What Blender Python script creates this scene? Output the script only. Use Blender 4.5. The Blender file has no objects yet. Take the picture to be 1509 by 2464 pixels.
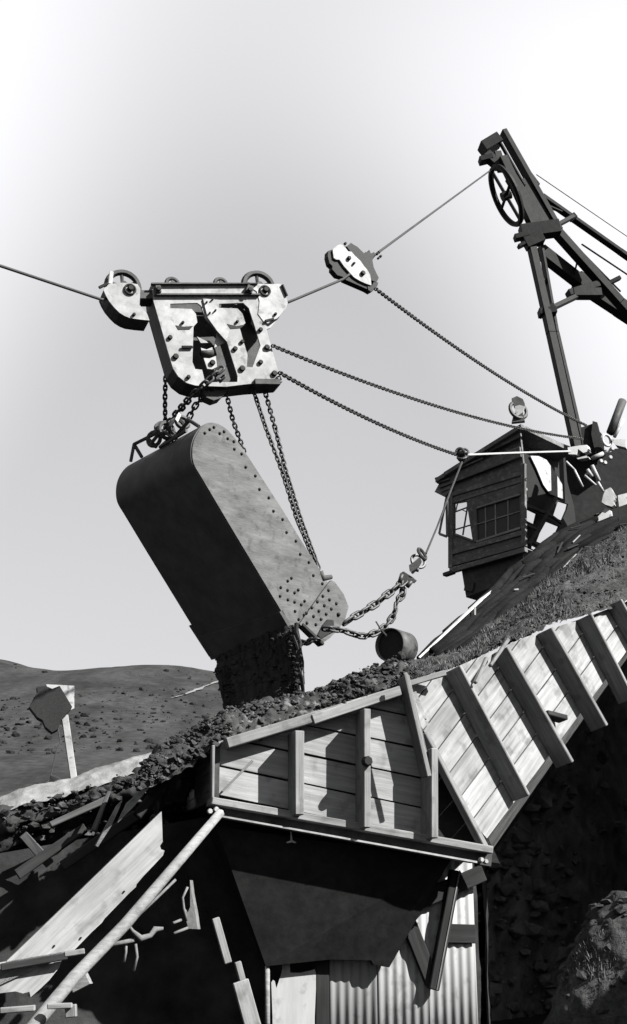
import bpy, bmesh, math, random
from mathutils import Vector, Matrix, noise
from mathutils.geometry import tessellate_polygon

# ------------------------------------------------------------------ camera, sky, sun, exposure
random.seed(7)
SC = bpy.context.scene
COL = SC.collection
PITCH = math.radians(18.0)
FPX = 3000.0                      # focal length in picture units (picture is 1509 x 2464 units)
CX, CY = 754.5, 1232.0
CAM = Vector((0, 0, 1.6))
cd = bpy.data.cameras.new('camera')
cd.sensor_fit = 'HORIZONTAL'; cd.sensor_width = 36.0
cd.lens = 36.0 * FPX / 1509.0
cd.clip_start = 0.1; cd.clip_end = 5000
cam = bpy.data.objects.new('camera', cd); COL.objects.link(cam)
cam.location = CAM; cam.rotation_euler = (math.pi/2 + PITCH, 0, 0)
SC.camera = cam

TO_SUN = Vector((0.67, -0.40, 0.62)).normalized()
EL = math.asin(TO_SUN.z)
w = bpy.data.worlds.new('World'); SC.world = w; w.use_nodes = True
nt = w.node_tree; nt.nodes.clear()
sky = nt.nodes.new('ShaderNodeTexSky'); sky.sky_type = 'NISHITA'; sky.sun_disc = False
sky.sun_elevation = EL; sky.sun_rotation = math.atan2(TO_SUN.x, TO_SUN.y)
sky.air_density = 1.0; sky.dust_density = 2.0; sky.ozone_density = 1.0
# blue-sensitive film: the blue part of the sky weighs most
sp3 = nt.nodes.new('ShaderNodeSeparateColor'); nt.links.new(sky.outputs[0], sp3.inputs[0])
wr_ = nt.nodes.new('ShaderNodeMath'); wr_.operation = 'MULTIPLY'; wr_.inputs[1].default_value = 0.15
wg_ = nt.nodes.new('ShaderNodeMath'); wg_.operation = 'MULTIPLY_ADD'; wg_.inputs[1].default_value = 0.30
bw = nt.nodes.new('ShaderNodeMath'); bw.operation = 'MULTIPLY_ADD'; bw.inputs[1].default_value = 0.55
nt.links.new(sp3.outputs[0], wr_.inputs[0]); nt.links.new(sp3.outputs[1], wg_.inputs[0]); nt.links.new(wr_.outputs[0], wg_.inputs[2])
nt.links.new(sp3.outputs[2], bw.inputs[0]); nt.links.new(wg_.outputs[0], bw.inputs[2])
tint = nt.nodes.new('ShaderNodeCombineColor')
bg = nt.nodes.new('ShaderNodeBackground'); bg.inputs['Strength'].default_value = 0.05
wo = nt.nodes.new('ShaderNodeOutputWorld')
# the print's flat rendering of the sky
pw = nt.nodes.new('ShaderNodeMath'); pw.operation = 'POWER'; pw.inputs[1].default_value = 0.35; nt.links.new(bw.outputs[0], pw.inputs[0])
# smooth noise veil painted over the whole sky, placed so the frame's edges whiten
tcw = nt.nodes.new('ShaderNodeTexCoord')
mpw = nt.nodes.new('ShaderNodeMapping'); mpw.inputs['Location'].default_value = (12.41, 37.48, 0.2)
nzw = nt.nodes.new('ShaderNodeTexNoise'); nzw.inputs['Scale'].default_value = 1.9; nzw.inputs['Detail'].default_value = 0.3; nzw.inputs['Roughness'].default_value = 0.45
nt.links.new(tcw.outputs['Generated'], mpw.inputs['Vector']); nt.links.new(mpw.outputs[0], nzw.inputs['Vector'])
vr = nt.nodes.new('ShaderNodeMapRange'); vr.interpolation_type = 'SMOOTHSTEP'
vr.inputs[1].default_value = 0.40; vr.inputs[2].default_value = 0.70; vr.inputs[3].default_value = 1.04; vr.inputs[4].default_value = 2.0
nt.links.new(nzw.outputs['Fac'], vr.inputs[0])
vm = nt.nodes.new('ShaderNodeMath'); vm.operation = 'MULTIPLY'; nt.links.new(pw.outputs[0], vm.inputs[0]); nt.links.new(vr.outputs[0], vm.inputs[1])
for i, k in enumerate((0.985, 0.985, 1.015)):
    mm = nt.nodes.new('ShaderNodeMath'); mm.operation = 'MULTIPLY'; mm.inputs[1].default_value = 1.5*k
    nt.links.new(vm.outputs[0], mm.inputs[0]); nt.links.new(mm.outputs[0], tint.inputs[i])
nt.links.new(tint.outputs[0], bg.inputs['Color'])
nt.links.new(bg.outputs[0], wo.inputs['Surface'])

sl = bpy.data.lights.new('sun', 'SUN'); sl.energy = 5.0; sl.angle = math.radians(0.5); sl.color = (1, 0.99, 0.97)
so = bpy.data.objects.new('sun', sl); COL.objects.link(so)
so.rotation_euler = (-TO_SUN).to_track_quat('-Z', 'Y').to_euler()
so.location = (20, -10, 30)

SC.view_settings.view_transform = 'Standard'; SC.view_settings.look = 'None'
SC.view_settings.gamma = 1.0; SC.view_settings.exposure = 2.5
SC.view_settings.use_curve_mapping = False

# ------------------------------------------------------------------ picture -> place
FW = Vector((0, math.cos(PITCH), math.sin(PITCH))); UP = Vector((0, -math.sin(PITCH), math.cos(PITCH)))
def ray(p):
    return FW + Vector((1, 0, 0)) * ((p[0]-CX)/FPX) + UP * ((CY-p[1])/FPX)
def pt(px, py, Y):
    d = ray((px, py)); return CAM + d * (Y / d.y)
def hit(p, o, n):
    d = ray(p); return CAM + d * ((o-CAM).dot(n) / d.dot(n))
def crop(x0, y0, wd):
    k = wd/1509.0*0.75488
    return lambda x, y: (x0*0.75488 + x*k, y0*0.75488 + y*k)
cA = crop(280, 820, 680); cB = crop(340, 1240, 800); cC = crop(1000, 720, 260); cD = crop(1480, 400, 519)
cE = crop(1360, 1240, 639); cF = crop(900, 1700, 600); cG = crop(640, 2100, 1000); cH = crop(1250, 1850, 749)
cI = crop(30, 2060, 710); cJ = crop(30, 2600, 730); cK = crop(560, 2600, 740); cL = crop(1200, 2600, 799)
def mpp(Y): return Y/FPX          # metres for one picture unit at depth Y (about)
V = Vector

# ------------------------------------------------------------------ materials (all grey: the place as the film saw it)
MATS = {}
def material(name, base, var=0.25, scale=(6, 6, 6), rough=0.8, metal=0.0, bump=0.2, detail=8, objvar=0.15,
             spots=0.0, spot_scale=30.0, spot_val=0.4, spec=0.06, bumpdist=0.02):
    m = bpy.data.materials.new(name); m.use_nodes = True
    t = m.node_tree; n = t.nodes; L = t.links
    b = n['Principled BSDF']; b.inputs['Roughness'].default_value = rough; b.inputs['Metallic'].default_value = metal
    b.inputs['Specular IOR Level'].default_value = spec
    tc = n.new('ShaderNodeTexCoord'); mp = n.new('ShaderNodeMapping'); mp.inputs['Scale'].default_value = scale
    L.new(tc.outputs['Object'], mp.inputs['Vector'])
    oi = n.new('ShaderNodeObjectInfo')
    ad = n.new('ShaderNodeVectorMath'); ad.operation = 'ADD'
    sc = n.new('ShaderNodeVectorMath'); sc.operation = 'SCALE'; sc.inputs['Scale'].default_value = 37.0
    cb = n.new('ShaderNodeCombineXYZ'); L.new(oi.outputs['Random'], cb.inputs[0]); L.new(oi.outputs['Random'], cb.inputs[1])
    L.new(cb.outputs[0], sc.inputs[0]); L.new(mp.outputs[0], ad.inputs[0]); L.new(sc.outputs[0], ad.inputs[1])
    nz = n.new('ShaderNodeTexNoise'); nz.inputs['Scale'].default_value = 1.0; nz.inputs['Detail'].default_value = detail
    nz.inputs['Roughness'].default_value = 0.65
    L.new(ad.outputs[0], nz.inputs['Vector'])
    mr = n.new('ShaderNodeMapRange'); mr.inputs[1].default_value = 0.28; mr.inputs[2].default_value = 0.72
    mr.inputs[3].default_value = base*(1-var); mr.inputs[4].default_value = base*(1+var)
    L.new(nz.outputs['Fac'], mr.inputs[0])
    # broad second tone
    n2 = n.new('ShaderNodeTexNoise'); n2.inputs['Scale'].default_value = 1.7; n2.inputs['Detail'].default_value = 4
    a2 = n.new('ShaderNodeVectorMath'); a2.operation = 'ADD'
    L.new(tc.outputs['Object'], a2.inputs[0]); L.new(sc.outputs[0], a2.inputs[1]); L.new(a2.outputs[0], n2.inputs['Vector'])
    m2 = n.new('ShaderNodeMapRange'); m2.inputs[1].default_value = 0.3; m2.inputs[2].default_value = 0.7
    m2.inputs[3].default_value = 1-var*0.6; m2.inputs[4].default_value = 1+var*0.6
    L.new(n2.outputs['Fac'], m2.inputs[0])
    mu = n.new('ShaderNodeMath'); mu.operation = 'MULTIPLY'; L.new(mr.outputs[0], mu.inputs[0]); L.new(m2.outputs[0], mu.inputs[1])
    ov = n.new('ShaderNodeMapRange'); ov.inputs[3].default_value = 1-objvar; ov.inputs[4].default_value = 1+objvar
    L.new(oi.outputs['Random'], ov.inputs[0])
    m3 = n.new('ShaderNodeMath'); m3.operation = 'MULTIPLY'; L.new(mu.outputs[0], m3.inputs[0]); L.new(ov.outputs[0], m3.inputs[1])
    last = m3.outputs[0]
    if spots > 0:
        n3 = n.new('ShaderNodeTexNoise'); n3.inputs['Scale'].default_value = spot_scale; n3.inputs['Detail'].default_value = 3
        L.new(a2.outputs[0], n3.inputs['Vector'])
        s = n.new('ShaderNodeMapRange'); s.inputs[1].default_value = 0.62-spots*0.2; s.inputs[2].default_value = 0.70-spots*0.1
        s.inputs[3].default_value = 1.0; s.inputs[4].default_value = spot_val
        L.new(n3.outputs['Fac'], s.inputs[0])
        m4 = n.new('ShaderNodeMath'); m4.operation = 'MULTIPLY'; L.new(last, m4.inputs[0]); L.new(s.outputs[0], m4.inputs[1]); last = m4.outputs[0]
    co = n.new('ShaderNodeCombineColor')
    for i, g in enumerate((0.985, 1.0, 0.995)):
        q = n.new('ShaderNodeMath'); q.operation = 'MULTIPLY'; q.inputs[1].default_value = g
        L.new(last, q.inputs[0]); L.new(q.outputs[0], co.inputs[i])
    L.new(co.outputs[0], b.inputs['Base Color'])
    if bump > 0:
        bp = n.new('ShaderNodeBump'); bp.inputs['Strength'].default_value = bump; bp.inputs['Distance'].default_value = bumpdist
        L.new(nz.outputs['Fac'], bp.inputs['Height']); L.new(bp.outputs[0], b.inputs['Normal'])
    MATS[name] = m; return m
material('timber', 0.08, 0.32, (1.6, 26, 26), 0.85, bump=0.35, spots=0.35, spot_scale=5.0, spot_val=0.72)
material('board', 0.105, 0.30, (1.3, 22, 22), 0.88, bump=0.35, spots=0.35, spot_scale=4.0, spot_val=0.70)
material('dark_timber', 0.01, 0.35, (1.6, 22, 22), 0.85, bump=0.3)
material('cab_paint', 0.05, 0.30, (3, 18, 18), 0.7, bump=0.2, spots=0.4, spot_scale=9, spot_val=1.6)
material('pale_paint', 0.16, 0.22, (5, 5, 5), 0.6, bump=0.15, spots=0.12, spot_scale=9, spot_val=0.55)
material('carriage_steel', 0.14, 0.28, (7, 7, 7), 0.6, bump=0.15, spots=0.12, spot_scale=7, spot_val=0.65)
material('bucket_steel', 0.037, 0.34, (3, 3, 9), 0.6, bump=0.4, bumpdist=0.03, spots=0.25, spot_scale=10, spot_val=0.72)
material('bucket_bottom', 0.038, 0.25, (4, 4, 4), 0.65, bump=0.1)
material('dark_steel', 0.025, 0.4, (9, 9, 9), 0.55, metal=0.0, bump=0.2)
material('chain_steel', 0.014, 0.45, (30, 30, 30), 0.5, metal=0.0, bump=0.2, spec=0.2)
material('bolt_steel', 0.008, 0.3, (30, 30, 30), 0.6, bump=0.1)
material('rope', 0.14, 0.2, (40, 40, 40), 0.9, bump=0.3)
material('cable', 0.02, 0.3, (40, 40, 40), 0.6, bump=0.3)
material('tin', 0.13, 0.14, (9, 9, 1.2), 0.55, bump=0.1, spots=0.2, spot_scale=6, spot_val=0.75)
material('soil', 0.016, 0.6, (5, 5, 5), 0.95, bump=0.7, bumpdist=0.06, spots=0.3, spot_scale=9, spot_val=3.0, objvar=0)
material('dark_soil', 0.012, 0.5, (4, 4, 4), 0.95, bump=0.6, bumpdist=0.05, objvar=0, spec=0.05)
material('hollow_earth', 0.075, 0.5, (3, 3, 3), 0.95, bump=0.6, bumpdist=0.05, objvar=0, spec=0.05)
material('backdrop_shade', 0.013, 0.5, (3, 3, 3), 0.95, bump=0.6, bumpdist=0.05, objvar=0, spec=0.05)
material('wet_soil', 0.008, 0.5, (14, 14, 2.5), 0.9, bump=0.5, objvar=0, spec=0.1)
material('tower_steel', 0.006, 0.4, (9, 9, 9), 0.6, bump=0.2, spec=0.05)
material('drum_steel', 0.028, 0.4, (6, 6, 6), 0.5, bump=0.2, spots=0.3, spot_scale=12, spot_val=0.5)
material('scrap_wood', 0.03, 0.4, (1.6, 22, 22), 0.85, bump=0.3)
material('black_timber', 0.0045, 0.5, (1.6, 22, 22), 0.9, bump=0.3, spec=0.02)  # near-black wood tone for the skidway logs
material('ramp_board', 0.09, 0.36, (1.3, 22, 22), 0.88, bump=0.35, spots=0.4, spot_scale=4.0, spot_val=0.66)
material('sash_wood', 0.11, 0.3, (3, 20, 20), 0.8, bump=0.2)
material('scrub_leaf', 0.007, 0.5, (2, 2, 2), 0.95, bump=0, objvar=0)
material('sunlit_soil', 0.08, 0.45, (4, 4, 4), 0.95, bump=0.6, bumpdist=0.05, objvar=0)
material('grass_soil', 0.022, 0.65, (9, 9, 9), 0.95, bump=0.8, bumpdist=0.08, objvar=0)
material('dry_grass', 0.045, 0.5, (12, 12, 12), 0.9, bump=0.0, objvar=0)
material('hill_grass', 0.0135, 0.55, (0.4, 0.09, 0.05), 0.95, detail=5, bump=0.0, objvar=0, spots=0.5, spot_scale=0.09, spot_val=0.55)
material('track_soil', 0.07, 0.3, (0.8, 0.8, 0.8), 0.95, bump=0.0, objvar=0)
material('ground_soil', 0.015, 0.4, (1, 1, 1), 0.95, bump=0.4, objvar=0)
material('twig', 0.06, 0.3, (20, 20, 20), 0.9, bump=0.2)
g = bpy.data.materials.new('glass'); g.use_nodes = True
gb = g.node_tree.nodes['Principled BSDF']; gb.inputs['Base Color'].default_value = (0.03, 0.03, 0.03, 1)
gb.inputs['Roughness'].default_value = 0.16; gb.inputs['Specular IOR Level'].default_value = 0.9; gb.inputs['Transmission Weight'].default_value = 0.2; gb.inputs['IOR'].default_value = 1.1
MATS['glass'] = g
g = bpy.data.materials.new('clear_glass'); g.use_nodes = True
gb = g.node_tree.nodes['Principled BSDF']; gb.inputs['Base Color'].default_value = (0.9, 0.9, 0.9, 1)
gb.inputs['Roughness'].default_value = 0.05; gb.inputs['Transmission Weight'].default_value = 1.0; gb.inputs['IOR'].default_value = 1.02
MATS['clear_glass'] = g

# ------------------------------------------------------------------ builders
def tag(o, label=None, cat=None, group=None, kind=None):
    if label: o['label'] = label
    if cat: o['category'] = cat
    if group: o['group'] = group
    if kind: o['kind'] = kind
    return o
def root(name, loc, label, cat, group=None):
    o = bpy.data.objects.new(name, None); COL.objects.link(o); o.location = V(loc); o.empty_display_size = 0.2
    o['wl'] = 0; del o['wl']
    return tag(o, label, cat, group)
def world_of(o):
    m = Matrix.Identity(4)
    chain = []
    while o is not None: chain.append(o); o = o.parent
    for x in reversed(chain): m = m @ x.matrix_parent_inverse @ x.matrix_basis
    return m
def attach(o, parent, M=None):
    """put object o at world matrix M under parent"""
    COL.objects.link(o)
    M = M or Matrix.Identity(4)
    if parent is not None:
        o.parent = parent
        o.matrix_parent_inverse = world_of(parent).inverted()
    o.matrix_basis = M
    return o
def mesh_from(name, verts, faces, mat, smooth=False):
    me = bpy.data.meshes.new(name); me.from_pydata([tuple(v) for v in verts], [], faces); me.update()
    if mat: me.materials.append(MATS[mat])
    if smooth:
        for p in me.polygons: p.use_smooth = True
    return me
def mobj(name, verts, faces, mat, parent=None, smooth=False):
    # origin at the centre of the vertices
    c = sum((V(v) for v in verts), V((0, 0, 0))) / len(verts)
    me = mesh_from(name, [V(v)-c for v in verts], faces, mat, smooth)
    return attach(bpy.data.objects.new(name, me), parent, Matrix.Translation(c))
def bm_obj(name, bm, mat, parent=None, smooth=False, F=None):
    c = V((0, 0, 0))
    for v in bm.verts: c += v.co
    c /= max(1, len(bm.verts))
    for v in bm.verts: v.co -= c
    if F is not None:
        for v in bm.verts: v.co = F.transposed() @ v.co
    bmesh.ops.recalc_face_normals(bm, faces=bm.faces)
    me = bpy.data.meshes.new(name); bm.to_mesh(me); bm.free()
    me.materials.append(MATS[mat])
    if smooth:
        for p in me.polygons: p.use_smooth = True
    return attach(bpy.data.objects.new(name, me), parent, Matrix.Translation(c) @ (F.to_4x4() if F is not None else Matrix.Identity(4)))
def frame(d, side):
    """x along d, y towards side, z the rest"""
    x = d.normalized(); s = side - x*side.dot(x)
    if s.length < 1e-6: s = x.orthogonal()
    y = s.normalized(); z = x.cross(y)
    return Matrix((x, y, z)).transposed()
def box_mesh(name, l, a, b, mat, bev=0.006, wob=0.0):
    bm = bmesh.new(); bmesh.ops.create_cube(bm, size=1.0)
    for v in bm.verts:
        v.co = V((v.co.x*l, v.co.y*a + random.uniform(-wob, wob), v.co.z*b + random.uniform(-wob, wob)))
    bev = min(bev, a*0.25, b*0.25)
    if bev > 0: bmesh.ops.bevel(bm, geom=list(bm.edges), offset=bev, segments=1, affect='EDGES')
    me = bpy.data.meshes.new(name); bm.to_mesh(me); bm.free(); me.materials.append(MATS[mat])
    return me
def beam(name, p0, p1, a, b, mat, parent=None, side=V((0, -1, 0)), bev=0.008, wob=0.004):
    """a = thickness towards 'side', b = the other"""
    p0 = V(p0); p1 = V(p1); d = p1-p0
    M = Matrix.Translation((p0+p1)/2) @ frame(d, V(side)).to_4x4()
    return attach(bpy.data.objects.new(name, box_mesh(name, d.length, a, b, mat, bev, wob)), parent, M)
def tube(name, pts, r, mat, parent=None, n=8, cap=True, taper=None):
    pts = [V(p) for p in pts]; vs = []; fs = []
    side = V((0.13, -1, 0.21))
    for i, p in enumerate(pts):
        d = (pts[min(i+1, len(pts)-1)] - pts[max(i-1, 0)])
        F = frame(d, side); rr = r*(taper[i] if taper else 1)
        for k in range(n):
            a = 2*math.pi*k/n; vs.append(p + F @ V((0, math.cos(a)*rr, math.sin(a)*rr)))
    for i in range(len(pts)-1):
        for k in range(n):
            fs.append((i*n+k, i*n+(k+1) % n, (i+1)*n+(k+1) % n, (i+1)*n+k))
    if cap:
        fs.append(tuple(range(n-1, -1, -1))); fs.append(tuple(range((len(pts)-1)*n, len(pts)*n)))
    return mobj(name, vs, fs, mat, parent, smooth=n > 6)
def plate(name, loop, thick, mat, parent=None, holes=(), along=None):
    """flat outline (3D points) pushed by vector thick"""
    def area3(lp):
        c = V((0, 0, 0))
        for i in range(len(lp)): c += (V(lp[i])-V(lp[0])).cross(V(lp[(i+1) % len(lp)])-V(lp[0]))
        return c
    holes = [h if area3(h).dot(area3(loop)) < 0 else h[::-1] for h in [list(h) for h in holes]]
    loops = [[V(p) for p in lp] for lp in [loop]+list(holes)]; flat = [p for lp in loops for p in lp]; n_ = len(flat); th_ = V(thick)
    bm = bmesh.new(); A = [bm.verts.new(p) for p in flat]; B = [bm.verts.new(p+th_) for p in flat]
    G_ = frame((loops[0][1]-loops[0][0]), (loops[0][1]-loops[0][0]).cross(loops[0][len(loops[0])//2]-loops[0][0])).transposed()
    flat2 = []
    for lp in loops:
        q2 = [G_ @ (p-loops[0][0]) for p in lp]; flat2.append([V((q.x, q.z, 0)) for q in q2])
    for t in tessellate_polygon(flat2):
        for q in ((A[t[0]], A[t[1]], A[t[2]]), (B[t[2]], B[t[1]], B[t[0]])):
            try: bm.faces.new(q)
            except ValueError: pass
    k0 = 0
    for lp in loops:
        m_ = len(lp)
        for i in range(m_):
            a, b = k0+i, k0+(i+1) % m_; bm.faces.new((A[a], A[b], B[b], B[a]))
        k0 += m_
    return bm_obj(name, bm, mat, parent, False, frame(V(along), V(thick)) if along is not None else None)
def wheel(name, c, axis, R, r, mat, parent=None, n=28, m=6, spokes=0, hub=0.2, wide=None):
    """a rim (torus), with hub and spokes as pieces of the same wheel mesh"""
    F = frame(V(axis), V((0.1, 0.2, 1))); vs = []; fs = []; c = V(c); wide = wide or r
    for i in range(n):
        a = 2*math.pi*i/n
        for k in range(m):
            b = 2*math.pi*k/m
            vs.append(c + F @ V((math.sin(b)*wide, (R+math.cos(b)*r)*math.cos(a), (R+math.cos(b)*r)*math.sin(a))))
    for i in range(n):
        for k in range(m):
            fs.append((i*m+k, i*m+(k+1) % m, ((i+1) % n)*m+(k+1) % m, ((i+1) % n)*m+k))
    def cyl(p0, p1, rr, q=8):
        s = len(vs); G = frame(p1-p0, V((0.3, 0.5, 0.8)))
        for p in (p0, p1):
            for k in range(q):
                a = 2*math.pi*k/q; vs.append(p + G @ V((0, math.cos(a)*rr, math.sin(a)*rr)))
        for k in range(q): fs.append((s+k, s+(k+1) % q, s+q+(k+1) % q, s+q+k))
        fs.append(tuple(range(s+q-1, s-1, -1))); fs.append(tuple(range(s+q, s+2*q)))
    ax = F @ V((1, 0, 0))
    if hub: cyl(c-ax*wide*1.6, c+ax*wide*1.6, R*hub, 12)
    for k in range(spokes):
        a = 2*math.pi*k/spokes+0.3; d = F @ V((0, math.cos(a), math.sin(a))); cyl(c, c+d*R, r*0.6, 6)
    return mobj(name, vs, fs, mat, parent, smooth=False)
def rock(bm, c, r, sub=1, squash=1.0):
    res = bmesh.ops.create_icosphere(bm, subdivisions=sub, radius=r)
    o = V((random.uniform(0, 99), random.uniform(0, 99), 0)); ax_ = random.uniform(0.6, 1.7)
    for v in res['verts']:
        k = 1+0.95*noise.noise(v.co/r*1.1+o)
        v.co = V((v.co.x*k*ax_, v.co.y*k, v.co.z*k*squash)) + V(c)
def smoothstep(a, b, x):
    t = max(0, min(1, (x-a)/(b-a))); return t*t*(3-2*t)
def loft(name, rows, nu, nv, amp, freq, mat, parent=None, kind=None, smooth=True, seed=0):
    """sheet through rows of 3D points (each row the same length), with lumpy relief"""
    def along(row, t):
        x = t*(len(row)-1); i = min(int(x), len(row)-2); f = x-i; return V(row[i]).lerp(V(row[i+1]), f)
    G = []
    for j in range(nv+1):
        s = j/nv*(len(rows)-1); r = min(int(s), len(rows)-2); f = s-r
        G.append([along(rows[r], i/nu).lerp(along(rows[r+1], i/nu), f) for i in range(nu+1)])
    vs = []; fs = []
    for j in range(nv+1):
        for i in range(nu+1):
            p = G[j][i]
            a = G[min(j+1, nv)][i]-G[max(j-1, 0)][i]; b = G[j][min(i+1, nu)]-G[j][max(i-1, 0)]
            nn = b.cross(a)
            if nn.length > 1e-9: nn.normalize()
            q = p*freq+V((seed, seed*2.3, 0))
            h = noise.noise(q)*0.6+abs(noise.noise(q*2.3))*0.5+noise.noise(q*5.1)*0.22+noise.noise(q*11)*0.1
            vs.append(p+nn*h*amp)
    for j in range(nv):
        for i in range(nu):
            k = j*(nu+1)+i; fs.append((k, k+1, k+nu+2, k+nu+1))
    o = mobj(name, vs, fs, mat, parent, smooth)
    if kind: o['kind'] = kind
    return o, G
_t = bmesh.new(); bmesh.ops.create_icosphere(_t, subdivisions=1, radius=1.0)
ICO_V = [v.co.copy() for v in _t.verts]; ICO_F = [tuple(v.index for v in f.verts) for f in _t.faces]; _t.free()
def clods(name, pts, rmin, rmax, mat, label, cat='soil', sub=1):
    vs = []; fs = []
    for p in pts:
        r = rmin*(rmax*1.5/rmin)**(random.random()**1.9); o = V((random.uniform(0, 99), random.uniform(0, 99), 0)); b = len(vs)
        M = Matrix.Rotation(random.uniform(0, 6.28), 3, 'Z') @ Matrix.Rotation(random.uniform(-.5, .5), 3, 'X') @ Matrix.Diagonal((random.uniform(.8, 1.5), 1, random.uniform(.5, .95)))
        for v in ICO_V: vs.append(V(p)+M @ (v*r*(1+0.6*noise.noise(v*1.2+o))))
        fs += [tuple(b+q for q in f) for f in ICO_F]
    return tag(mobj(name, vs, fs, mat), label, cat, None, 'stuff')
def clip(poly, a, b):
    """keep the part of a 2D polygon left of the line a->b"""
    out = []
    def sd(p): return (b[0]-a[0])*(p[1]-a[1])-(b[1]-a[1])*(p[0]-a[0])
    for i in range(len(poly)):
        p, q = poly[i], poly[(i+1) % len(poly)]; sp, sq = sd(p), sd(q)
        if sp >= 0: out.append(p)
        if (sp >= 0) != (sq >= 0):
            t = sp/(sp-sq); out.append((p[0]+(q[0]-p[0])*t, p[1]+(q[1]-p[1])*t))
    return out
def clip_convex(poly, region):
    ar = sum(region[i][0]*region[(i+1) % len(region)][1]-region[(i+1) % len(region)][0]*region[i][1] for i in range(len(region)))
    rg = region if ar > 0 else region[::-1]
    for i in range(len(rg)):
        if len(poly) < 3: return []
        poly = clip(poly, rg[i], rg[(i+1) % len(rg)])
    return poly

# chain links -------------------------------------------------
LINKS = {}
def link_mesh(pitch, width, wire, stud=False, mat='chain_steel'):
    key = (round(pitch, 4), round(width, 4), round(wire, 4), stud)
    if key in LINKS: return LINKS[key]
    L = pitch+wire*2-wire; W = width-wire   # centre-line size
    hl = (pitch+wire)/2; hw = W/2; path = []
    n = 6
    for k in range(n+1):
        a = -math.pi/2+math.pi*k/n; path.append(V((hl-hw+math.cos(a)*hw, math.sin(a)*hw, 0)))
    for k in range(n+1):
        a = math.pi/2+math.pi*k/n; path.append(V((-(hl-hw)+math.cos(a)*hw, math.sin(a)*hw, 0)))
    m = 6; vs = []; fs = []; N = len(path)
    for i, p in enumerate(path):
        d = path[(i+1) % N]-path[i-1]; F = frame(d, V((0, 0, 1)))
        for k in range(m):
            a = 2*math.pi*k/m; vs.append(p+F @ V((0, math.cos(a)*wire/2, math.sin(a)*wire/2)))
    for i in range(N):
        for k in range(m): fs.append((i*m+k, i*m+(k+1) % m, ((i+1) % N)*m+(k+1) % m, ((i+1) % N)*m+k))
    if stud:
        s = len(vs)
        for y in (-hw, hw):
            for k in range(6):
                a = 2*math.pi*k/6; vs.append(V((math.cos(a)*wire*0.4, y, math.sin(a)*wire*0.4)))
        for k in range(6): fs.append((s+k, s+(k+1) % 6, s+6+(k+1) % 6, s+6+k))
    me = mesh_from('link', vs, fs, mat, True); LINKS[key] = me; return me
def sagline(p0, p1, sag, n=40):
    p0 = V(p0); p1 = V(p1)
    return [p0.lerp(p1, i/n)-V((0, 0, 1))*sag*4*(i/n)*(1-i/n) for i in range(n+1)]
def chain(name, pts, pitch, width, wire, label, group=None, stud=False, roll=0.7, link='link'):
    pts = [V(p) for p in pts]
    seg = [0]
    for i in range(len(pts)-1): seg.append(seg[-1]+(pts[i+1]-pts[i]).length)
    N = max(2, round(seg[-1]/pitch)); st = seg[-1]/N
    def at(s):
        for i in range(len(pts)-1):
            if s <= seg[i+1] or i == len(pts)-2:
                return pts[i].lerp(pts[i+1], (s-seg[i])/max(1e-9, seg[i+1]-seg[i]))
    rt = root(name, pts[0], label, 'chain', group)
    me = link_mesh(pitch, width, wire, stud)
    for k in range(N):
        a, b = at(k*st), at((k+1)*st); F = frame(b-a, V((0.2, -0.3, 1)))
        rl = roll + (math.pi/2 if k % 2 else 0) + random.uniform(-0.14, 0.14)
        M = Matrix.Translation((a+b)/2) @ F.to_4x4() @ Matrix.Rotation(rl, 4, 'X')
        attach(bpy.data.objects.new(link, me), rt, M)
    return rt
BOLTS = {}
def bolt(c, axis, r, h, parent, mat='bolt_steel', name='bolt', n=8, dome=False):
    key = (n, mat, dome, name)
    if key not in BOLTS:
        vs = []; fs = []
        prof = ((1, 0), (1, 0.7), (0.75, 1.0)) if not dome else ((1, 0), (0.92, 0.45), (0.6, 0.85), (0.2, 1.0))
        for rr, z in prof:
            for k in range(n):
                a = 2*math.pi*k/n; vs.append((z, rr*math.cos(a), rr*math.sin(a)))
        for j in range(len(prof)-1):
            for k in range(n): fs.append((j*n+k, j*n+(k+1) % n, (j+1)*n+(k+1) % n, (j+1)*n+k))
        s = (len(prof)-1)*n; fs.append(tuple(range(s, s+n)))
        BOLTS[key] = mesh_from(name, vs, fs, mat, dome)
    M = Matrix.Translation(V(c)) @ frame(V(axis), V((0.1, 0.3, 1))).to_4x4() @ Matrix.Diagonal((h, r, r, 1))
    return attach(bpy.data.objects.new(name, BOLTS[key]), parent, M)

# ------------------------------------------------------------------ ground and hills
def big_ground():
    vs = [(-3000, -600, 0), (3000, -600, 0), (3000, 4000, 0), (-3000, 4000, 0)]
    o = mobj('ground', vs, [(0, 1, 2, 3)], 'ground_soil'); o['kind'] = 'structure'
big_ground()
SKYL = [(-900, 1560), (-500, 1560), (-200, 1555), (30, 1592), (100, 1611), (180, 1621), (260, 1622), (330, 1613), (400, 1608), (470, 1612), (540, 1624), (640, 1650),
        (760, 1690), (1000, 1760), (1400, 1830), (2200, 1900)]
HY0, HY1 = 34.0, 170.0
def ridge(px):
    for i in range(len(SKYL)-1):
        if SKYL[i][0] <= px <= SKYL[i+1][0]:
            a, b = SKYL[i], SKYL[i+1]; t = (px-a[0])/(b[0]-a[0]); t = t*t*(3-2*t)*0.5+t*0.5
            return a[1]+(b[1]-a[1])*t
    return SKYL[0][1] if px < SKYL[0][0] else SKYL[-1][1]
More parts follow.
